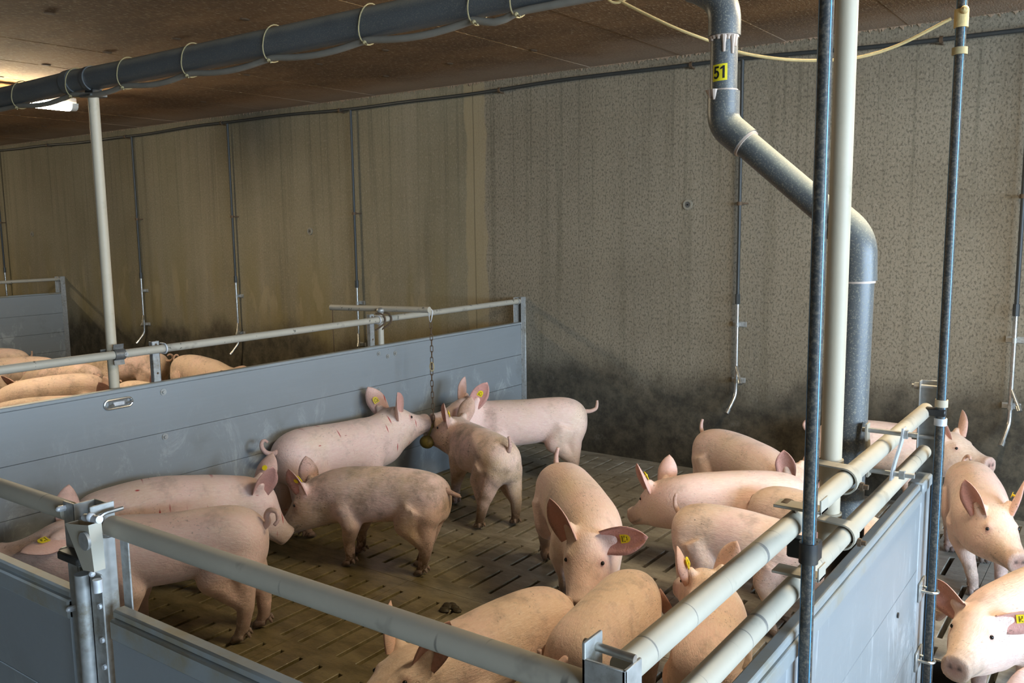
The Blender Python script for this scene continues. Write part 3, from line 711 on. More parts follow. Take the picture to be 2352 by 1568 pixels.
u = MB(); ubolt(u, (2.44,GY,1.199), .0255, (1,0,0), .035, (0,1,0)); u.build('u_bolt', M['steel'], gp)
settle(gp)

# ================================================================== WATER LINE AND DRINKERS ON THE WALL
WY, WZ = -.055, 2.905
wl = thing('water_line', 'thin dark water pipe running along the top of the concrete wall', 'pipe', (0,WY,WZ))
q = [(x, WY, WZ+.012*math.sin(x*1.3)+.004*math.sin(x*4)-.02*max(0,x-1)*.5) for x in np.linspace(-14.3,6.5,150)]
MB().tube(q, .0135, 10).build('pipe_body', M['wline'], wl)
for x in (-7.40,-5.6,-3.79,-2.02,-.167,1.5,3.1):
    z = WZ+.012*math.sin(x*1.3)+.004*math.sin(x*4)-.02*max(0,x-1)*.5
    MB().ring((x,WY,z), (1,0,0), .0125, .021, .02, 16).tube([(x,WY,z-.015),(x,-.001,z-.02)], .006, 8).build('pipe_clip', M['rust'], wl)
settle(wl)
def drinker(x, label):
    d = thing('drinker', label, 'drinker', (x,0,.5), 'wall drinkers under the water line')
    MB().tube([(x,WY,2.90),(x,WY,1.30)], .0125, 12).build('hose', M['wline'], d)
    MB().tube([(x,WY,1.315),(x,WY,1.245)], .0185, 8).build('coupling', M['wline'], d)
    MB().tube([(x,WY,1.25),(x,WY,.66)]+bendpath((x,WY,.66),(x,WY,.60),(x-.02,-.13,.50),.04,6)+[(x-.02,-.13,.505)], .0125, 12).build('steel_pipe', M['steel'], d)
    MB().tube([(x-.02,-.13,.505),(x-.026,-.155,.478)], .017, 12).build('nipple', M['steel'], d)
    MB().tube([(x,WY,.81),(x+.045,-.10,.715)], .0105, 10).build('side_branch', M['steel'], d)
    MB().tube([(x+.043,-.098,.718),(x+.055,-.115,.69)], .016, 12).build('nipple', M['steel'], d)
    for z in (1.10,.70):
        MB().bbox((x-.05,-.010,z-.018),(x+.05,-.002,z+.018),.001).ring((x,WY,z), (0,0,1), .0125, .0155, .03, 14).bbox((x-.008,-.05,z-.012),(x+.008,-.004,z+.012),.001).build('wall_clamp', M['galv'], d)
    MB().ring((x,WY,1.94), (0,0,1), .0125, .020, .025, 14).tube([(x,WY,1.94),(x+.04,0,1.94)], .006, 8).build('hose_clip', M['rust'], d)
    settle(d)
for x, lb in ((-8.85,'drinker pipe on the wall beyond the distant dark partition'), (-5.48,'first drinker pipe along the wall from the distant dark partition'),
              (-3.70,'second drinker pipe along the wall from the distant dark partition'), (-1.88,'drinker pipe on the wall behind the angled chain-toy tube'),
              (1.872,'bent steel drinker pipe on the wall under the sloping grey drop pipe'), (3.575,'bent steel drinker pipe on the wall beyond the partition-end striped pipe')): drinker(x, lb)

# ================================================================== LAMPS
def lamp(x, y1, label, z=2.86, ln=1.26, sfx='_offscreen'):
    t = thing('ceiling_lamp'+sfx, label, 'lamp', (x,y1-ln/2,z), 'fluorescent ceiling lamps')
    MB().bbox((x-.055,y1-ln,z+.035),(x+.055,y1,z+.085), .008).build('housing', M['white'], t)
    n = 8; m = MB(); vs = []
    for yy in (y1-ln+.03,y1-.045):
        for k in range(n+1):
            a = math.pi*k/n; vs.append((x-.058*math.cos(a), yy, z+.036-.062*math.sin(a)**.7 if 0<k<n else z+.036))
    m.add(vs, [(k,k+1,n+1+k+1,n+1+k) for k in range(n)]+[tuple(range(n,-1,-1)), tuple(range(n+1,2*n+2))])
    m.build('diffuser'+sfx, M['tube'], t)
    m = MB(); vs = []
    for yy, s in ((y1-.045,1.0),(y1+.012,.92)):
        for k in range(n+1):
            a = math.pi*k/n; vs.append((x-.059*s*math.cos(a), yy, z+.036-.063*s*math.sin(a)**.7 if 0<k<n else z+.037))
    m.add(vs, [(k,k+1,n+1+k+1,n+1+k) for k in range(n)]+[tuple(range(n,-1,-1)), tuple(range(n+1,2*n+2))]).build('end_cap', M['white'], t)
    for yy in (y1-.15,y1-ln+.15): MB().tube([(x,yy,z+.08),(x,yy,ZC)], .004, 6).build('hanger_wire', M['galv_d'], t)
    settle(t)
lamp(-3.31, -1.89, 'lit fluorescent batten behind the dark feed pipe over the neighbouring pen', 2.842, sfx='')
lamp(3.95, -1.85, 'fluorescent batten over the far end of the pale partition'); lamp(-10.7, -1.85, 'fluorescent batten over the pen beyond the distant dark partition')

# ================================================================== CHAIN TOY
tb = thing('toy_bracket', 'angled steel tube clamped across the partition rail carrying a chain', 'bracket', (0,-1.64,1.0))
pA, pB = np.array((-.50,-1.66,1.252)), np.array((.37,-1.60,1.268))
MB().tube([(-.035,-1.645,.78),(-.035,-1.645,1.245)], .0215, 16).build('upright', M['rail_far'], tb)
MB().tube([pA,pB], .0205, 16).build('cross_tube', M['rail_far'], tb)
MB().sphere((-.03,-1.645,1.25), .03, 12, 8, (1,1,.7)).build('joint_cap', M['galv'], tb)
for dy in (-.03,.03):
    c = [(-.03,-1.645+dy-.02,1.235),(.012,-1.645+dy,1.228),(.03,-1.645+dy+.01,1.20),(.028,-1.645+dy,1.165),(-.02,-1.645+dy-.035,1.12)]
    MB().tube(catmull(c,5), .006, 8).build('hook_rod', M['rust'], tb)
settle(tb)
ct = thing('chain_toy', 'rusty chain with a snap hook and chewed yellow block hanging where three pigs nuzzle', 'toy', (.36,-1.56,.35))
CX, CY = .357, -1.575
hk = MB().tube(catmull([(CX,CY,1.275),(CX+.010,CY+.008,1.255),(CX+.009,CY,1.21),(CX,CY-.002,1.185),(CX-.010,CY,1.20),(CX-.014,CY,1.245)],6), .0030, 8)
hk.build('snap_hook', M['galv_b'], ct)
z = 1.185; i = 0
def link_mesh(L, r):
    m = MB(); w2 = .0085
    p = [(w2*math.cos(t),0,L/2-w2+w2*math.sin(t)) for t in np.linspace(0,math.pi,8)]+[(w2*math.cos(t),0,-L/2+w2+w2*math.sin(t)) for t in np.linspace(math.pi,2*math.pi,8)]
    return m.tube(p, r, 6, closed=True).mesh('chain_link', M['rust'])
lk = link_mesh(.046,.0028)
while z > .50:
    o = link('chain_link', lk, ct); o.location = (CX+.003*math.sin(i*.5), CY, z-.023); o.rotation_euler = (0,0,.5+(math.pi/2 if i%2 else 0)); z -= .039; i += 1
MB().ring((CX+.002,CY,.88), (.8,.6,0), .0, .0, .0, 4) if False else None
MB().tube([(CX+.012*math.cos(t)*.8,CY+.012*math.cos(t)*.6,.885+.030*math.sin(t)) for t in np.linspace(0,2*math.pi,16,endpoint=False)], .004, 8, closed=True).build('quick_link', M['twine'], ct)
MB().sphere((CX-.030,CY-.035,.375), .055, 16, 10, (1,.75,.8)).tube([(CX-.025,CY-.03,.405),(CX,CY,.50)], .006, 8).build('chew_block', M['toy'], ct)
settle(ct)
wc = MB().tube([(-.485,-1.66,1.235),(-.487,-1.66,1.10),(-.48,-1.66,.7)], .003, 6)
tag(wc.build('hanging_wire', M['rust']), 'thin wire hanging from the far end of the angled steel tube', 'wire')
# dung heap, trough
dg = MB(); rr = random.Random(3)
for k in range(9): dg.sphere((1.60+rr.uniform(-.05,.05), -2.90+rr.uniform(-.035,.035), .006), rr.uniform(.012,.024), 8, 6, (1.3,1,.6))
tag(dg.build('dung_heap', M['dung']), 'small dark dung heap on the slatted floor near the slab joint', 'dung')
tr = thing('feed_trough', 'low dark steel trough on the slats past the end of the pale partition', 'trough', (3.61,-2.58,0))
MB().bbox((3.50,-2.385,.0),(3.72,-2.375,.11),.001).bbox((3.50,-2.80,.0),(3.72,-2.79,.11),.001).bbox((3.50,-2.80,.0),(3.51,-2.375,.11),.001).bbox((3.71,-2.80,.0),(3.72,-2.375,.11),.001).build('side', M['trough'], tr)
MB().bbox((3.50,-2.80,.0),(3.72,-2.375,.02),.001).build('bottom', M['trough'], tr)
MB().tube([(3.50,-2.38,.112),(3.72,-2.38,.112)], .006, 8).build('rim', M['steel'], tr)
settle(tr)
# ================================================================== PIGS
Z0 = .42
XS = np.arange(-.5,.8001,.005)
def sstep(t): t = np.clip(t,0,1); return t*t*(3-2*t)
def spine_table(bend, hy, hp, nod=0.):
    yaw = bend*(np.clip(XS,-.42,.3)+.1)/.7+hy*sstep((XS-.17)/.24); pit = hp*sstep((XS-.15)/.24)+nod*sstep((XS-.33)/.11)
    d = np.stack([np.cos(yaw)*np.cos(pit),np.sin(yaw)*np.cos(pit),np.sin(pit)],1)
    C = np.zeros_like(d); C[1:] = np.cumsum((d[1:]+d[:-1])/2*.005,0)
    i0 = int(round((-.1+.5)/.005)); C = C-C[i0]+np.array([-.1,0,Z0])
    L = np.stack([-np.sin(yaw),np.cos(yaw),0*yaw],1); return C, d, L, np.cross(d,L)
def spine_map(tab, P):
    P = np.atleast_2d(np.asarray(P,float)); g = lambda A: np.stack([np.interp(P[:,0],XS,A[:,k]) for k in range(3)],1)
    C, d, L, U = tab; return g(C)+P[:,1:2]*g(L)+(P[:,2:3]-Z0)*g(U)
#         x     top   bottom  halfwidth  belly-bias
RINGS = [(-.432,.470,.395,.030,.0),(-.418,.508,.340,.075,.0),(-.385,.545,.305,.110,.0),(-.33,.570,.300,.126,.0),(-.25,.584,.301,.129,.0),(-.15,.590,.292,.130,.05),
         (-.03,.588,.277,.138,.08),(.08,.580,.265,.141,.08),(.17,.573,.258,.141,.05),(.24,.565,.256,.132,.03),(.30,.561,.252,.121,.05),(.35,.561,.266,.112,.08),(.395,.562,.280,.106,.12),
         (.435,.556,.293,.101,.13),(.475,.537,.306,.091,.10),(.515,.511,.321,.077,.06),(.555,.488,.334,.065,.02),(.595,.472,.344,.057,.0),(.63,.465,.352,.053,.0),(.655,.469,.354,.056,.0),(.665,.463,.360,.051,.0)]
def catmull_rings():
    A = np.array(RINGS); out = []
    P = np.vstack([2*A[0]-A[1],A,2*A[-1]-A[-2]])
    for i in range(1,len(P)-2):
        for t in np.linspace(0,1,3,endpoint=False):
            a,b,c,d = P[i-1:i+3]; out.append(.5*((2*b)+(-a+c)*t+(2*a-5*b+4*c-d)*t*t+(-a+3*b-3*c+d)*t**3))
    out.append(P[-2]); return np.array(out)
RR = catmull_rings()
def pig_material(name, pink, tan, tanamt, dirt, scratch):
    t = NT(name); c = t.coord(); at = t.n('ShaderNodeVertexColor'); at.layer_name = 'mask'
    sep = t.n('ShaderNodeSeparateColor'); t.l(at.outputs[0], sep.inputs[0]); R, G, B = sep.outputs
    rnd = t.n('ShaderNodeObjectInfo').outputs['Random']
    off = t.n('ShaderNodeVectorMath', operation='ADD'); t.l(c, off.inputs[0])
    cmb = t.n('ShaderNodeCombineXYZ'); t.l(t.math('MULTIPLY', rnd, 37.), cmb.inputs[0]); t.l(t.math('MULTIPLY', rnd, 11.), cmb.inputs[1]); t.l(cmb.outputs[0], off.inputs[1]); v = off.outputs[0]
    n1 = t.noise(v, 3.2, 4, .6); n2 = t.noise(v, 11, 5, .65)
    hair = t.noise(t.mapp(v, (30,150,95), (0,0,0), (0,.6,0)), 1., 3, .75)
    fleck = t.noise(t.mapp(v, (75,75,150), (0,0,0), (0,.6,0)), 1., 2, .6)
    col = t.mix(t.ramp(t.math('ADD', n1, tanamt-.5), .35, .65), pink, tan)
    col = t.mix(t.math('MULTIPLY', t.ramp(n2, .48, .70), .35), col, tuple(a*.72 for a in pink))
    col = t.mix(t.math('MULTIPLY', t.ramp(hair, .42, .72), .42), col, (.92,.78,.66))
    col = t.mix(t.math('MULTIPLY', R, .8), col, (.56,.21,.17))
    dm = t.math('MULTIPLY', t.ramp(t.noise(v, 5.5, 6, .72), .54-.12*dirt, .74), dirt*.8)
    col = t.mix(dm, col, (.20,.135,.07))
    col = t.mix(t.math('MULTIPLY', t.math('MULTIPLY', t.ramp(fleck, .60, .70), t.ramp(t.noise(v, 6, 3), .45, .65)), .75*dirt+.2), col, (.13,.085,.05))
    gd = t.math('MULTIPLY', G, t.ramp(t.noise(v, 9, 5, .7), .30, .52)); col = t.mix(gd, col, (.105,.060,.028))
    if scratch:
        msk = t.ramp(t.noise(t.mapp(v, (4,4,4), (7,3,1)), 1., 2), .30, .40)
        for sc, rot, lo in (((24,1.2,4.2),(0,.3,0),.15),((22,1.1,2.4),(0,-.35,0),.105),((7,1.0,24),(0,.25,0),.11)):
            s1 = t.vor(t.mapp(v, sc, (1,2,3), rot), 1.); m = t.math('MULTIPLY', t.ramp(s1, lo, lo*.3), msk)
            col = t.mix(t.math('MULTIPLY', m, 1.0*scratch), col, (.46,.05,.04))
    col = t.mix(B, col, (.035,.026,.022))
    t.bump(t.math('ADD', hair, t.math('MULTIPLY', n2, .8)), .6, .005)
    t.out(col, .58, 0, .35)
    t.b.inputs['Sheen Weight'].default_value = .25; t.b.inputs['Sheen Roughness'].default_value = .4; t.b.inputs['Sheen Tint'].default_value = (1,.9,.8,1)
    return t.m
SKIN, SKIN2 = (.84,.585,.505), (.78,.575,.43)
PM = {'clean': pig_material('pig_skin', SKIN, SKIN2, .45, .4, 0), 'dusty': pig_material('pig_skin_dusty', SKIN, SKIN2, .55, .65, 0),
      'dirty': pig_material('pig_skin_dirty', SKIN, (.64,.46,.29), .50, 1.0, 0), 'scratch': pig_material('pig_skin_scratched', SKIN, SKIN2, .42, .35, 1.0)}
M['eye'] = simple('pig_eye', (.012,.010,.010), .12, 0, 0); M['tagy'] = M['yellow']
TAILS = {'curl': [(-.415,0,.49),(-.45,0,.487),(-.482,.004,.50),(-.50,.012,.528),(-.492,.024,.553),(-.470,.032,.558),(-.452,.034,.545)],
         'loop': [(-.415,0,.49),(-.437,.0,.515),(-.435,.008,.550),(-.455,.02,.575),(-.485,.03,.568),(-.49,.038,.535),(-.475,.044,.515)],
         'up': [(-.405,0,.515),(-.425,.0,.55),(-.43,.004,.585),(-.425,.01,.615)],
         'back': [(-.415,0,.49),(-.455,.0,.475),(-.495,-.004,.462),(-.535,-.006,.462)],
         'kink': [(-.415,0,.49),(-.452,0,.490),(-.490,0,.505),(-.515,0,.535),(-.515,0,.562)],
         'side': [(-.415,0,.485),(-.44,.018,.47),(-.452,.05,.47),(-.448,.08,.488),(-.44,.085,.515)],
         'hook': [(-.415,0,.485),(-.45,.016,.470),(-.478,.045,.470),(-.486,.068,.492),(-.480,.072,.528)],
         'down': [(-.412,0,.49),(-.447,0,.485),(-.462,.004,.455),(-.458,.008,.425)]}
FEET = dict(HL=(-.30,.085), HR=(-.30,-.085), FL=(.165,.095), FR=(.165,-.095))
def ear_geo(base, d, op, ln, wd, curl=.55):
    d = d/np.linalg.norm(d); op = op-d*(op@d); op /= np.linalg.norm(op); wv = np.cross(d, op)
    nt, ns = 10, 7; F = []; Bk = []
    for i in range(nt+1):
        t = i/nt; hw = wd*(.80+.20*math.sin(min(1,t/.42)*math.pi/2))*(1 if t < .42 else max(0.,math.cos((t-.42)/.58*math.pi/2))**.75+.02)
        for j in range(ns):
            s = -1+2*j/(ns-1); cup = curl*(1-.55*t)
            p = base+d*ln*t+wv*hw*s*(1-.25*cup*s*s)+op*(hw*cup*s*s - .10*ln*t*t*0+.06*ln*t*t)
            th = .0055*(1-.6*t)+.001; F.append(p+op*th*.5); Bk.append(p-op*th*.5)
    n = len(F); fs = []
    for i in range(nt):
        for j in range(ns-1):
            a = i*ns+j; b = a+1; c = a+ns+1; e = a+ns
            fs.append((a,b,c,e)); fs.append((n+a,n+e,n+c,n+b))
    for i in range(nt):
        a = i*ns; e = a+ns; fs.append((a,e,n+e,n+a)); a = i*ns+ns-1; e = a+ns; fs.append((a,n+a,n+e,e))
    for j in range(ns-1):
        a = nt*ns+j; fs.append((a,a+1,n+a+1,n+a))
    return np.array(F+Bk), fs, n, d, op, wv
def build_pig(label, par, mat='clean', feet=None, tail='curl', ears=None, tagside=None, tagface=1, group='growing pigs in the pen', voxel=.0105, tail_mirror=1, pixfeet=None, fat=1.0, tag_t=.5, ear_len=.185, arch=0., nod=0., legdirt=.6):
    X, Y, h, s, bend, hy, hp = par
    tab = spine_table(bend, hy, hp, nod); m = MB(); n = 26
    # --- torso, neck and head as one loft
    th = np.linspace(0,2*math.pi,n,endpoint=False); e = 2/2.25; rings = []
    for x, tp, bt, w, bb in RR:
        zo = arch*math.exp(-((x+.02)/.16)**2)-.5*arch*math.exp(-((x+.30)/.10)**2)
        tp = tp+zo; bt = bt+zo*.4; zc = (tp+bt)/2; hh = (tp-bt)/2; ww = w*(fat if x < .3 else 1)
        yy = ww*np.sign(np.cos(th))*np.abs(np.cos(th))**e*(1-bb*np.sin(th)); zz = zc+hh*np.sign(np.sin(th))*np.abs(np.sin(th))**e
        rings.append(spine_map(tab, np.stack([np.full(n,x),yy,zz],1)))
    k = len(rings); vs = np.vstack(rings); fs = []
    for i in range(k-1):
        for j in range(n): l = (j+1)%n; fs.append((i*n+j, i*n+l, (i+1)*n+l, (i+1)*n+j))
    fs += [tuple(range(n-1,-1,-1)), tuple((k-1)*n+j for j in range(n))]
    m.add(vs, fs)
    for sg in (1,-1):                     # ear roots
        dv, ov = (ears or {}).get('L' if sg > 0 else 'R', ((-.25,.40,.88),(.45,.88,.10)))
        q0 = spine_map(tab, [(.388,.054*sg,.517)])[0]; hd0, hl0, hu0 = [np.array([np.interp(.42,XS,A[:,kk]) for kk in range(3)]) for A in tab[1:]]
        dd = hd0*dv[0]+hl0*dv[1]*sg+hu0*dv[2]; dd /= np.linalg.norm(dd); m.tube([q0,q0+dd*.05], [.036,.024], 12); m.sphere(q0+dd*.05,.024,12,8)
        m.sphere(spine_map(tab,[(.468,.054*sg,.495)])[0], .026, 12, 8)
    # --- legs
    c, sn = math.cos(h), math.sin(h)
    ft = {q: np.array(v) for q, v in FEET.items()}
    for q, v in (feet or {}).items(): ft[q] = ft[q]+np.array(v)
    for q, (u, v) in (pixfeet or {}).items():
        p = floor_pt(u, v)[:2]-np.array((X,Y)); ft[q] = np.array((c*p[0]+sn*p[1], -sn*p[0]+c*p[1]))/s
    hoof = []
    def chain(pts, rad):
        P = [np.array(p,float) for p in pts]
        for i in range(len(P)-1):
            m.tube([P[i],P[i]*.66+P[i+1]*.34,P[i]*.34+P[i+1]*.66,P[i+1]], [rad[i],rad[i]*.62+rad[i+1]*.38,rad[i]*.36+rad[i+1]*.64,rad[i+1]], 12)
            m.sphere(P[i+1], rad[i+1], 12, 8)
    for q, f in ft.items():
        sg = 1 if q[1] == 'L' else -1; fx, fy = f; df = np.array((fx,fy))-np.array(FEET[q])
        if q[0] == 'F':
            b = spine_map(tab, [(.165,.082*sg,.37)])[0]; b[2] = .37; el = spine_map(tab, [(.125,.102*sg,.275)])[0]; el[2] = .275; el[:2] += df*.25
            kn = np.array((fx-.012-df[0]*.32, fy-df[1]*.35, .155)); fe = np.array((fx-.018, fy, .062)); fo = np.array((fx-.004, fy, .032))
            chain([b,el,kn,fe,fo], [.082,.060,.0355,.0285,.0275]); m.sphere(b, .090, 14, 10, (1,.78,1.2))
        else:
            b = spine_map(tab, [(-.27,.060*sg,.40)])[0]; stf = spine_map(tab, [(-.215,.078*sg,.30)])[0]; stf[:2] += df*.12
            hk = np.array((fx-.038-df[0]*.30, fy-df[1]*.30, .175)); fe = np.array((fx-.018, fy, .065)); fo = np.array((fx-.002, fy, .032))
            thg = spine_map(tab, [(-.325,.060*sg,.375)])[0]
            chain([b,stf,hk,fe,fo], [.100,.078,.040,.029,.0275]); m.sphere(thg, .090, 14, 10, (1,.85,1.2)); chain([thg,hk], [.080,.038])
        hoof.append((q, fx, fy))
    # --- one continuous skin
    me = bpy.data.meshes.new('tmp'); me.from_pydata([tuple(v) for v in m.v], [], m.f); ob = bpy.data.objects.new('tmp', me); COL.objects.link(ob)
    md = ob.modifiers.new('r','REMESH'); md.mode = 'VOXEL'; md.voxel_size = voxel
    md = ob.modifiers.new('s','SMOOTH'); md.factor = .5; md.iterations = 7
    ev = ob.evaluated_get(bpy.context.evaluated_depsgraph_get()); em = ev.to_mesh()
    nv = len(em.vertices); V = np.empty(nv*3, np.float32); em.vertices.foreach_get('co', V); V = V.reshape(-1,3).astype(float)
    npoly = len(em.polygons); lt = np.empty(npoly, np.int32); em.polygons.foreach_get('loop_total', lt); li = np.empty(len(em.loops), np.int32); em.loops.foreach_get('vertex_index', li)
    ev.to_mesh_clear(); bpy.data.objects.remove(ob); bpy.data.meshes.remove(me)
    faces = np.split(li, np.cumsum(lt)[:-1]); faces = [tuple(int(i) for i in f) for f in faces]
    mask = np.zeros((nv,4)); mask[:,3] = 1
    sp = spine_map(tab, [(.664,0,.413)])[0]; dist = np.linalg.norm(V-sp, axis=1); mask[:,0] = np.clip(1.25-dist/.045,0,1)*.75
    for sg in (1,-1):
        ey = spine_map(tab, [(.482,.072*sg,.488)])[0]; mask[:,0] = np.maximum(mask[:,0], .45*np.clip(1.6-np.linalg.norm(V-ey,axis=1)/.02,0,1))
        no = spine_map(tab, [(.666,.016*sg,.418)])[0]; mask[:,2] = np.maximum(mask[:,2], np.clip(1.6-np.linalg.norm(V-no,axis=1)/.0085,0,1)*.85)
        for a in np.linspace(0,1,9):      # mouth line
            mo = spine_map(tab, [(.648-.11*a,(.044+.016*a)*sg,.374-.004*a+.012*a*a)])[0]; mask[:,2] = np.maximum(mask[:,2], .45*np.clip(1.5-np.linalg.norm(V-mo,axis=1)/.008,0,1))
    mask[:,1] = np.clip((.24-V[:,2])/.16,0,1)*legdirt
    mask[:,1] = np.maximum(mask[:,1], .5*np.clip(1-dist/.16,0,1))
    VV = [V]; FF = faces; MK = [mask]; base = nv
    def append(vs, fs, mk):
        nonlocal base, FF
        VV.append(np.array(vs)); FF = FF+[tuple(base+i for i in f) for f in fs]; MK.append(np.array(mk)); base += len(vs)
    for q, fx, fy in hoof:                # cloven hooves and dew claws
        for sg in (1,-1):
            t = MB(); yy = fy+sg*.0135
            t.tube([(fx-.022,yy,.030),(fx-.006,yy,.030),(fx+.014,yy,.022),(fx+.032,yy+sg*.002,.010)], [.0145,.0175,.0165,.0085], 10)
            P = np.array(t.v); P[:,2] = np.maximum(P[:,2],.0)
            append(P, t.f, [(0,.7,.45 if p[2] > .02 else .7,1) for p in P])
            t = MB().tube([(fx-.040,fy+sg*.017,.052),(fx-.052,fy+sg*.021,.030)], [.0095,.005], 8); append(t.v, t.f, [(0,.6,.35,1)]*len(t.v))
    tp = [(x,y*tail_mirror,z) for x,y,z in TAILS[tail]]; tp = catmull(spine_map(tab, tp), 4); k = len(tp)
    t = MB().tube(tp, np.linspace(.0155,.0075,k), 10); append(t.v, t.f, [(.35,.25,0,1)]*len(t.v))
    hC, hd_, hL, hU = [np.array([np.interp(.42,XS,A[:,k]) for k in range(3)]) for A in tab]
    earinfo = {}
    for side, sg in (('L',1),('R',-1)):
        dv, ov = (ears or {}).get(side, ((-.25,.40,.88),(.45,.88,.10)))
        fr = lambda q: hd_*q[0]+hL*q[1]*sg+hU*q[2]
        b = spine_map(tab, [(.392,.058*sg,.522)])[0]
        P, F, nn, d, op, wv = ear_geo(b, fr(dv), fr(ov), ear_len, .064)
        if sg < 0: F = [f[::-1] for f in F] if False else F
        mk = np.zeros((len(P),4)); mk[:,3] = 1; mk[:nn,0] = .85; mk[nn:,0] = .38; append(P, F, mk); earinfo[side] = (b,d,op,wv)
    allV = np.vstack(VV)*s; allM = np.vstack(MK)
    me = bpy.data.meshes.new('pig'); me.from_pydata(allV.tolist(), [], FF); me.update(); me.shade_smooth()
    at = me.color_attributes.new('mask','FLOAT_COLOR','POINT'); at.data.foreach_set('color', allM.astype(np.float32).ravel())
    me.materials.append(PM[mat])
    o = link('pig', me); o.location = (X,Y,0); o.rotation_euler = (0,0,h); tag(o, label, 'pig', group)
    for sg in (1,-1):
        ey = spine_map(tab, [(.484,.0705*sg,.490)])[0]*s
        MB().sphere(ey, .0088*s, 12, 8).build('eye', M['eye'], o)
    if tagside:
        b, d, op, wv = earinfo[tagside]; cpt = (b+d*ear_len*tag_t)*s
        f = op*tagface; g = MB()
        a = cpt+f*.006; prof = []
        for t in np.linspace(0,math.pi,10): prof.append((math.cos(t)*.018, .004+math.sin(t)*.018))
        prof += [(-.019,-.020),(.019,-.020)]
        vs = [a+wv*x+d*y for x,y in prof]+[a+f*.003+wv*x+d*y for x,y in prof]; k = len(prof)
        fs = [tuple(range(k)), tuple(range(2*k-1,k-1,-1))]+[(i,i+k,(i+1)%k+k,(i+1)%k) for i in range(k)]
        g.add(vs, fs); g.tube([cpt-f*.012,cpt+f*.014], .006, 10); tg = g.build('ear_tag', M['tagy'], o, 30)
        q = MB()      # printed rows, too small to read
        for r_, (yy, hw) in enumerate(((.008,.008),(-.002,.013),(-.011,.013))):
            for xx in np.arange(-hw, hw-.001, .0055):
                p0 = a+f*.0034; q.add([p0+wv*(xx)+d*(yy-.0025), p0+wv*(xx+.0035)+d*(yy-.0025), p0+wv*(xx+.0035)+d*(yy+.0025), p0+wv*xx+d*(yy+.0025)], [(0,1,2,3)])
        q.build('tag_print', M['ink'], tg, 0)
        g = MB(); g.tube([cpt-f*.013,cpt-f*.010], .014, 14); g.build('tag_button', M['tagy'], o, 30)
    return o
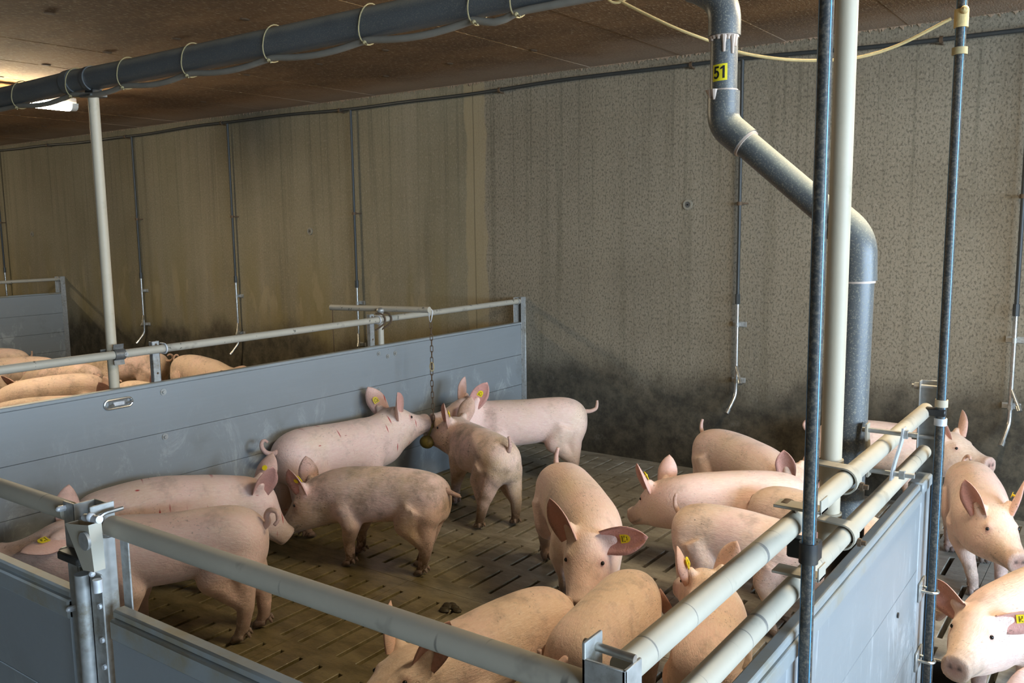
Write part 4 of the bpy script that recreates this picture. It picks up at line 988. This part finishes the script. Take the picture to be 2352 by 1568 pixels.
PIGS = [
 dict(label='pig with a yellow tag in its folded ear behind the channel gate post', par=(0.757,-3.837,-2.412,1.02,.17,.05,.08), mat='clean', tail='loop', tagside='L', tagface=-1, pixfeet=dict(HL=(550,1475),HR=(600,1440)), arch=-.02, ears={'L':((.72,.66,-.12),(-.1,-.35,-.9)),'R':((.15,.55,.82),(.6,.8,.0))}),
 dict(label='scratched pig with lowered head between the grey partition and the curly-tailed pig', par=(0.298,-3.52,1.12,1.0,.15,-.32,-.20), mat='scratch', tail='down', tagside='L', tagface=1, arch=.012, nod=-.58),
 dict(label='muddy-legged pig with yellow ear tag sniffing its neighbour in mid pen', par=(0.94,-2.70,-2.844,.942,.087,.168,-.593), mat='dirty', tail='back', tagside='L', tagface=-1, pixfeet=dict(FL=(800,1300),FR=(825,1272),HL=(965,1322),HR=(965,1300)), legdirt=1.0),
 dict(label='scratched pig raising its head to the chain toy along the grey partition', par=(0.215,-2.285,1.475,1.085,-.008,-.03,.36), mat='scratch', tail='curl', tagside='L', tagface=-1, arch=-.012, nod=-.32),
 dict(label='pale pig at the back wall reaching over to the chain toy, curly tail raised', par=(0.69,-1.00,-2.529,1.044,-.094,.66,.38), mat='clean', tail='kink', tagside='L', tagface=1, arch=-.012, nod=-.30),
 dict(label='pig seen from behind, head turned to the chewed yellow block', par=(0.856,-1.715,2.640,.959,-.284,.60,.22), mat='dirty', tail='up', tagside='L', tagface=-1, pixfeet=dict(HL=(1100,1215),HR=(1182,1205),FL=(1045,1158),FR=(1100,1145)), legdirt=.95, nod=-.32),
 dict(label='pig facing the walkway with lowered head, pink ears spread wide', par=(2.077,-2.523,-.772,1.076,-.05,-.443,-.409), mat='clean', tail='up', tagside='L', tagface=1, pixfeet=dict(HR=(1255,1283),FR=(1300,1385)), ears={'L':((.0,.97,.22),(.9,-.15,.35)),'R':((-.25,.45,.86),(.85,.45,.1))}),
 dict(label='orange-tan pig with its head under the front gate rail', par=(2.445,-3.72,-1.75,.90,.04,.12,.1), mat='dusty', tail='down'),
 dict(label='orange-tan pig with its rump and hooked tail towards the gate corner', par=(2.715,-3.345,1.72,.92,.108,.15,-.75), mat='dusty', tail='hook', ears={'L':((.55,.45,-.45),(.2,.85,.3)),'R':((.55,.45,-.45),(.2,.85,.3))}, nod=-.4),
 dict(label='tan pig with a yellow tag in its raised ear beneath the cream rails', par=(3.03,-3.20,1.88,.87,.10,.45,.0), mat='dusty', tail='hook', tail_mirror=-1, tagside='L', tagface=-1, nod=-.15),
 dict(label='dirty-rumped tan pig with a short raised tail under the double cream rails', par=(2.806,-2.224,-.026,.875,-.216,0,-.189), mat='dusty', tail='up'),
 dict(label='long pink pig with a yellow ear tag turned towards the wide-eared pig', par=(2.510,-1.734,-2.581,.921,-.147,-.737,-.461), mat='clean', tail='curl', tagside='L', tagface=-1),
 dict(label='pig showing only its rounded back between the tagged pig and the dirty-rumped pig', par=(3.055,-1.97,-.37,.940,.05,.1,-.5), mat='dusty', tail='down'),
 dict(label='pig with a short upright tail beside the dark-stained back wall', par=(2.322,-1.049,-.517,.95,-.150,.30,-.41), mat='clean', tail='up'),
 dict(label='pale pig passing behind the drop pipe along the back wall', par=(2.928,-.253,.269,.969,-.005,-.763,.0), mat='clean', tail='curl'),
 dict(label='white-backed pig with a lifted snout beyond the partition end', par=(3.577,-1.152,-1.299,.950,-.248,.446,-.165), mat='clean', tail='curl', tagside='L', tagface=1, pixfeet=dict(FR=(2235,1365),HR=(2180,1265))),
 dict(label='pig with large head lowered over the dark steel trough', par=(3.897,-2.339,-1.962,.879,.044,.214,-.055), mat='clean', tail='curl', tagside='L', tagface=1, ears={'L':((-.45,.85,.2),(.8,.3,-.3)),'R':((-.35,.85,.35),(.8,.3,.1))}),
 dict(label='pig farthest off in the neighbouring pen by the distant dark partition', par=(-5.851,-1.624,-2.694,.98,0,0,-.8), mat='dusty', tail='kink', group='pigs in the neighbouring pen', voxel=.015, nod=-.3),
 dict(label='pig with an upright tail in the neighbouring pen behind the grey top rail', par=(-5.05,-1.72,-2.6,.95,0,0,-.85), mat='dusty', tail='kink', group='pigs in the neighbouring pen', voxel=.015, nod=-.3),
 dict(label='pig with a dark curled tail squeezed between others in the neighbouring pen', par=(-4.102,-1.776,-2.780,.985,0,0,-.9), mat='dirty', tail='side', group='pigs in the neighbouring pen', voxel=.015, nod=-.3),
 dict(label='round-backed pig with a thin drooping tail nearest the cream post in the neighbouring pen', par=(-3.411,-2.231,-2.0,.994,.04,0,-.7), mat='dusty', group='pigs in the neighbouring pen', voxel=.015, tail='hook', nod=-.2),
 dict(label='pig standing behind the cream post in the neighbouring pen', par=(-4.246,-1.026,-2.591,.996,.05,0,-.9), tail='curl', group='pigs in the neighbouring pen', voxel=.015, nod=-.3, mat='dirty'),
 dict(label='pig with its ears forward and head lowered at the back of the neighbouring pen', par=(-3.24,-.85,-.05,1.0,-.04,.30,-.36), mat='dusty', tail='curl', group='pigs in the neighbouring pen', voxel=.015, ears={'L':((.75,.45,.35),(.2,.8,-.4)),'R':((.75,.45,.35),(.2,.8,-.4))}, ear_len=.15),
 dict(label='pig showing only the top of its back over the left end of the grey partition', par=(-2.448,-2.716,1.2,.998,0,-.264,-.034), mat='dusty', tail='curl', group='pigs in the neighbouring pen', voxel=.015),
 dict(label='pig with just an ear tip showing above the grey partition', par=(-2.556,-1.854,.022,.93,0,0,.28), mat='dusty', tail='curl', group='pigs in the neighbouring pen', voxel=.015),
 dict(label='pig with only an ear tip in view below the large-headed pig at the trough', par=(4.40,-3.42,-2.98,.95,0,0,-.25), mat='clean', tail='curl'),
]
for kw in PIGS: build_pig(**kw)
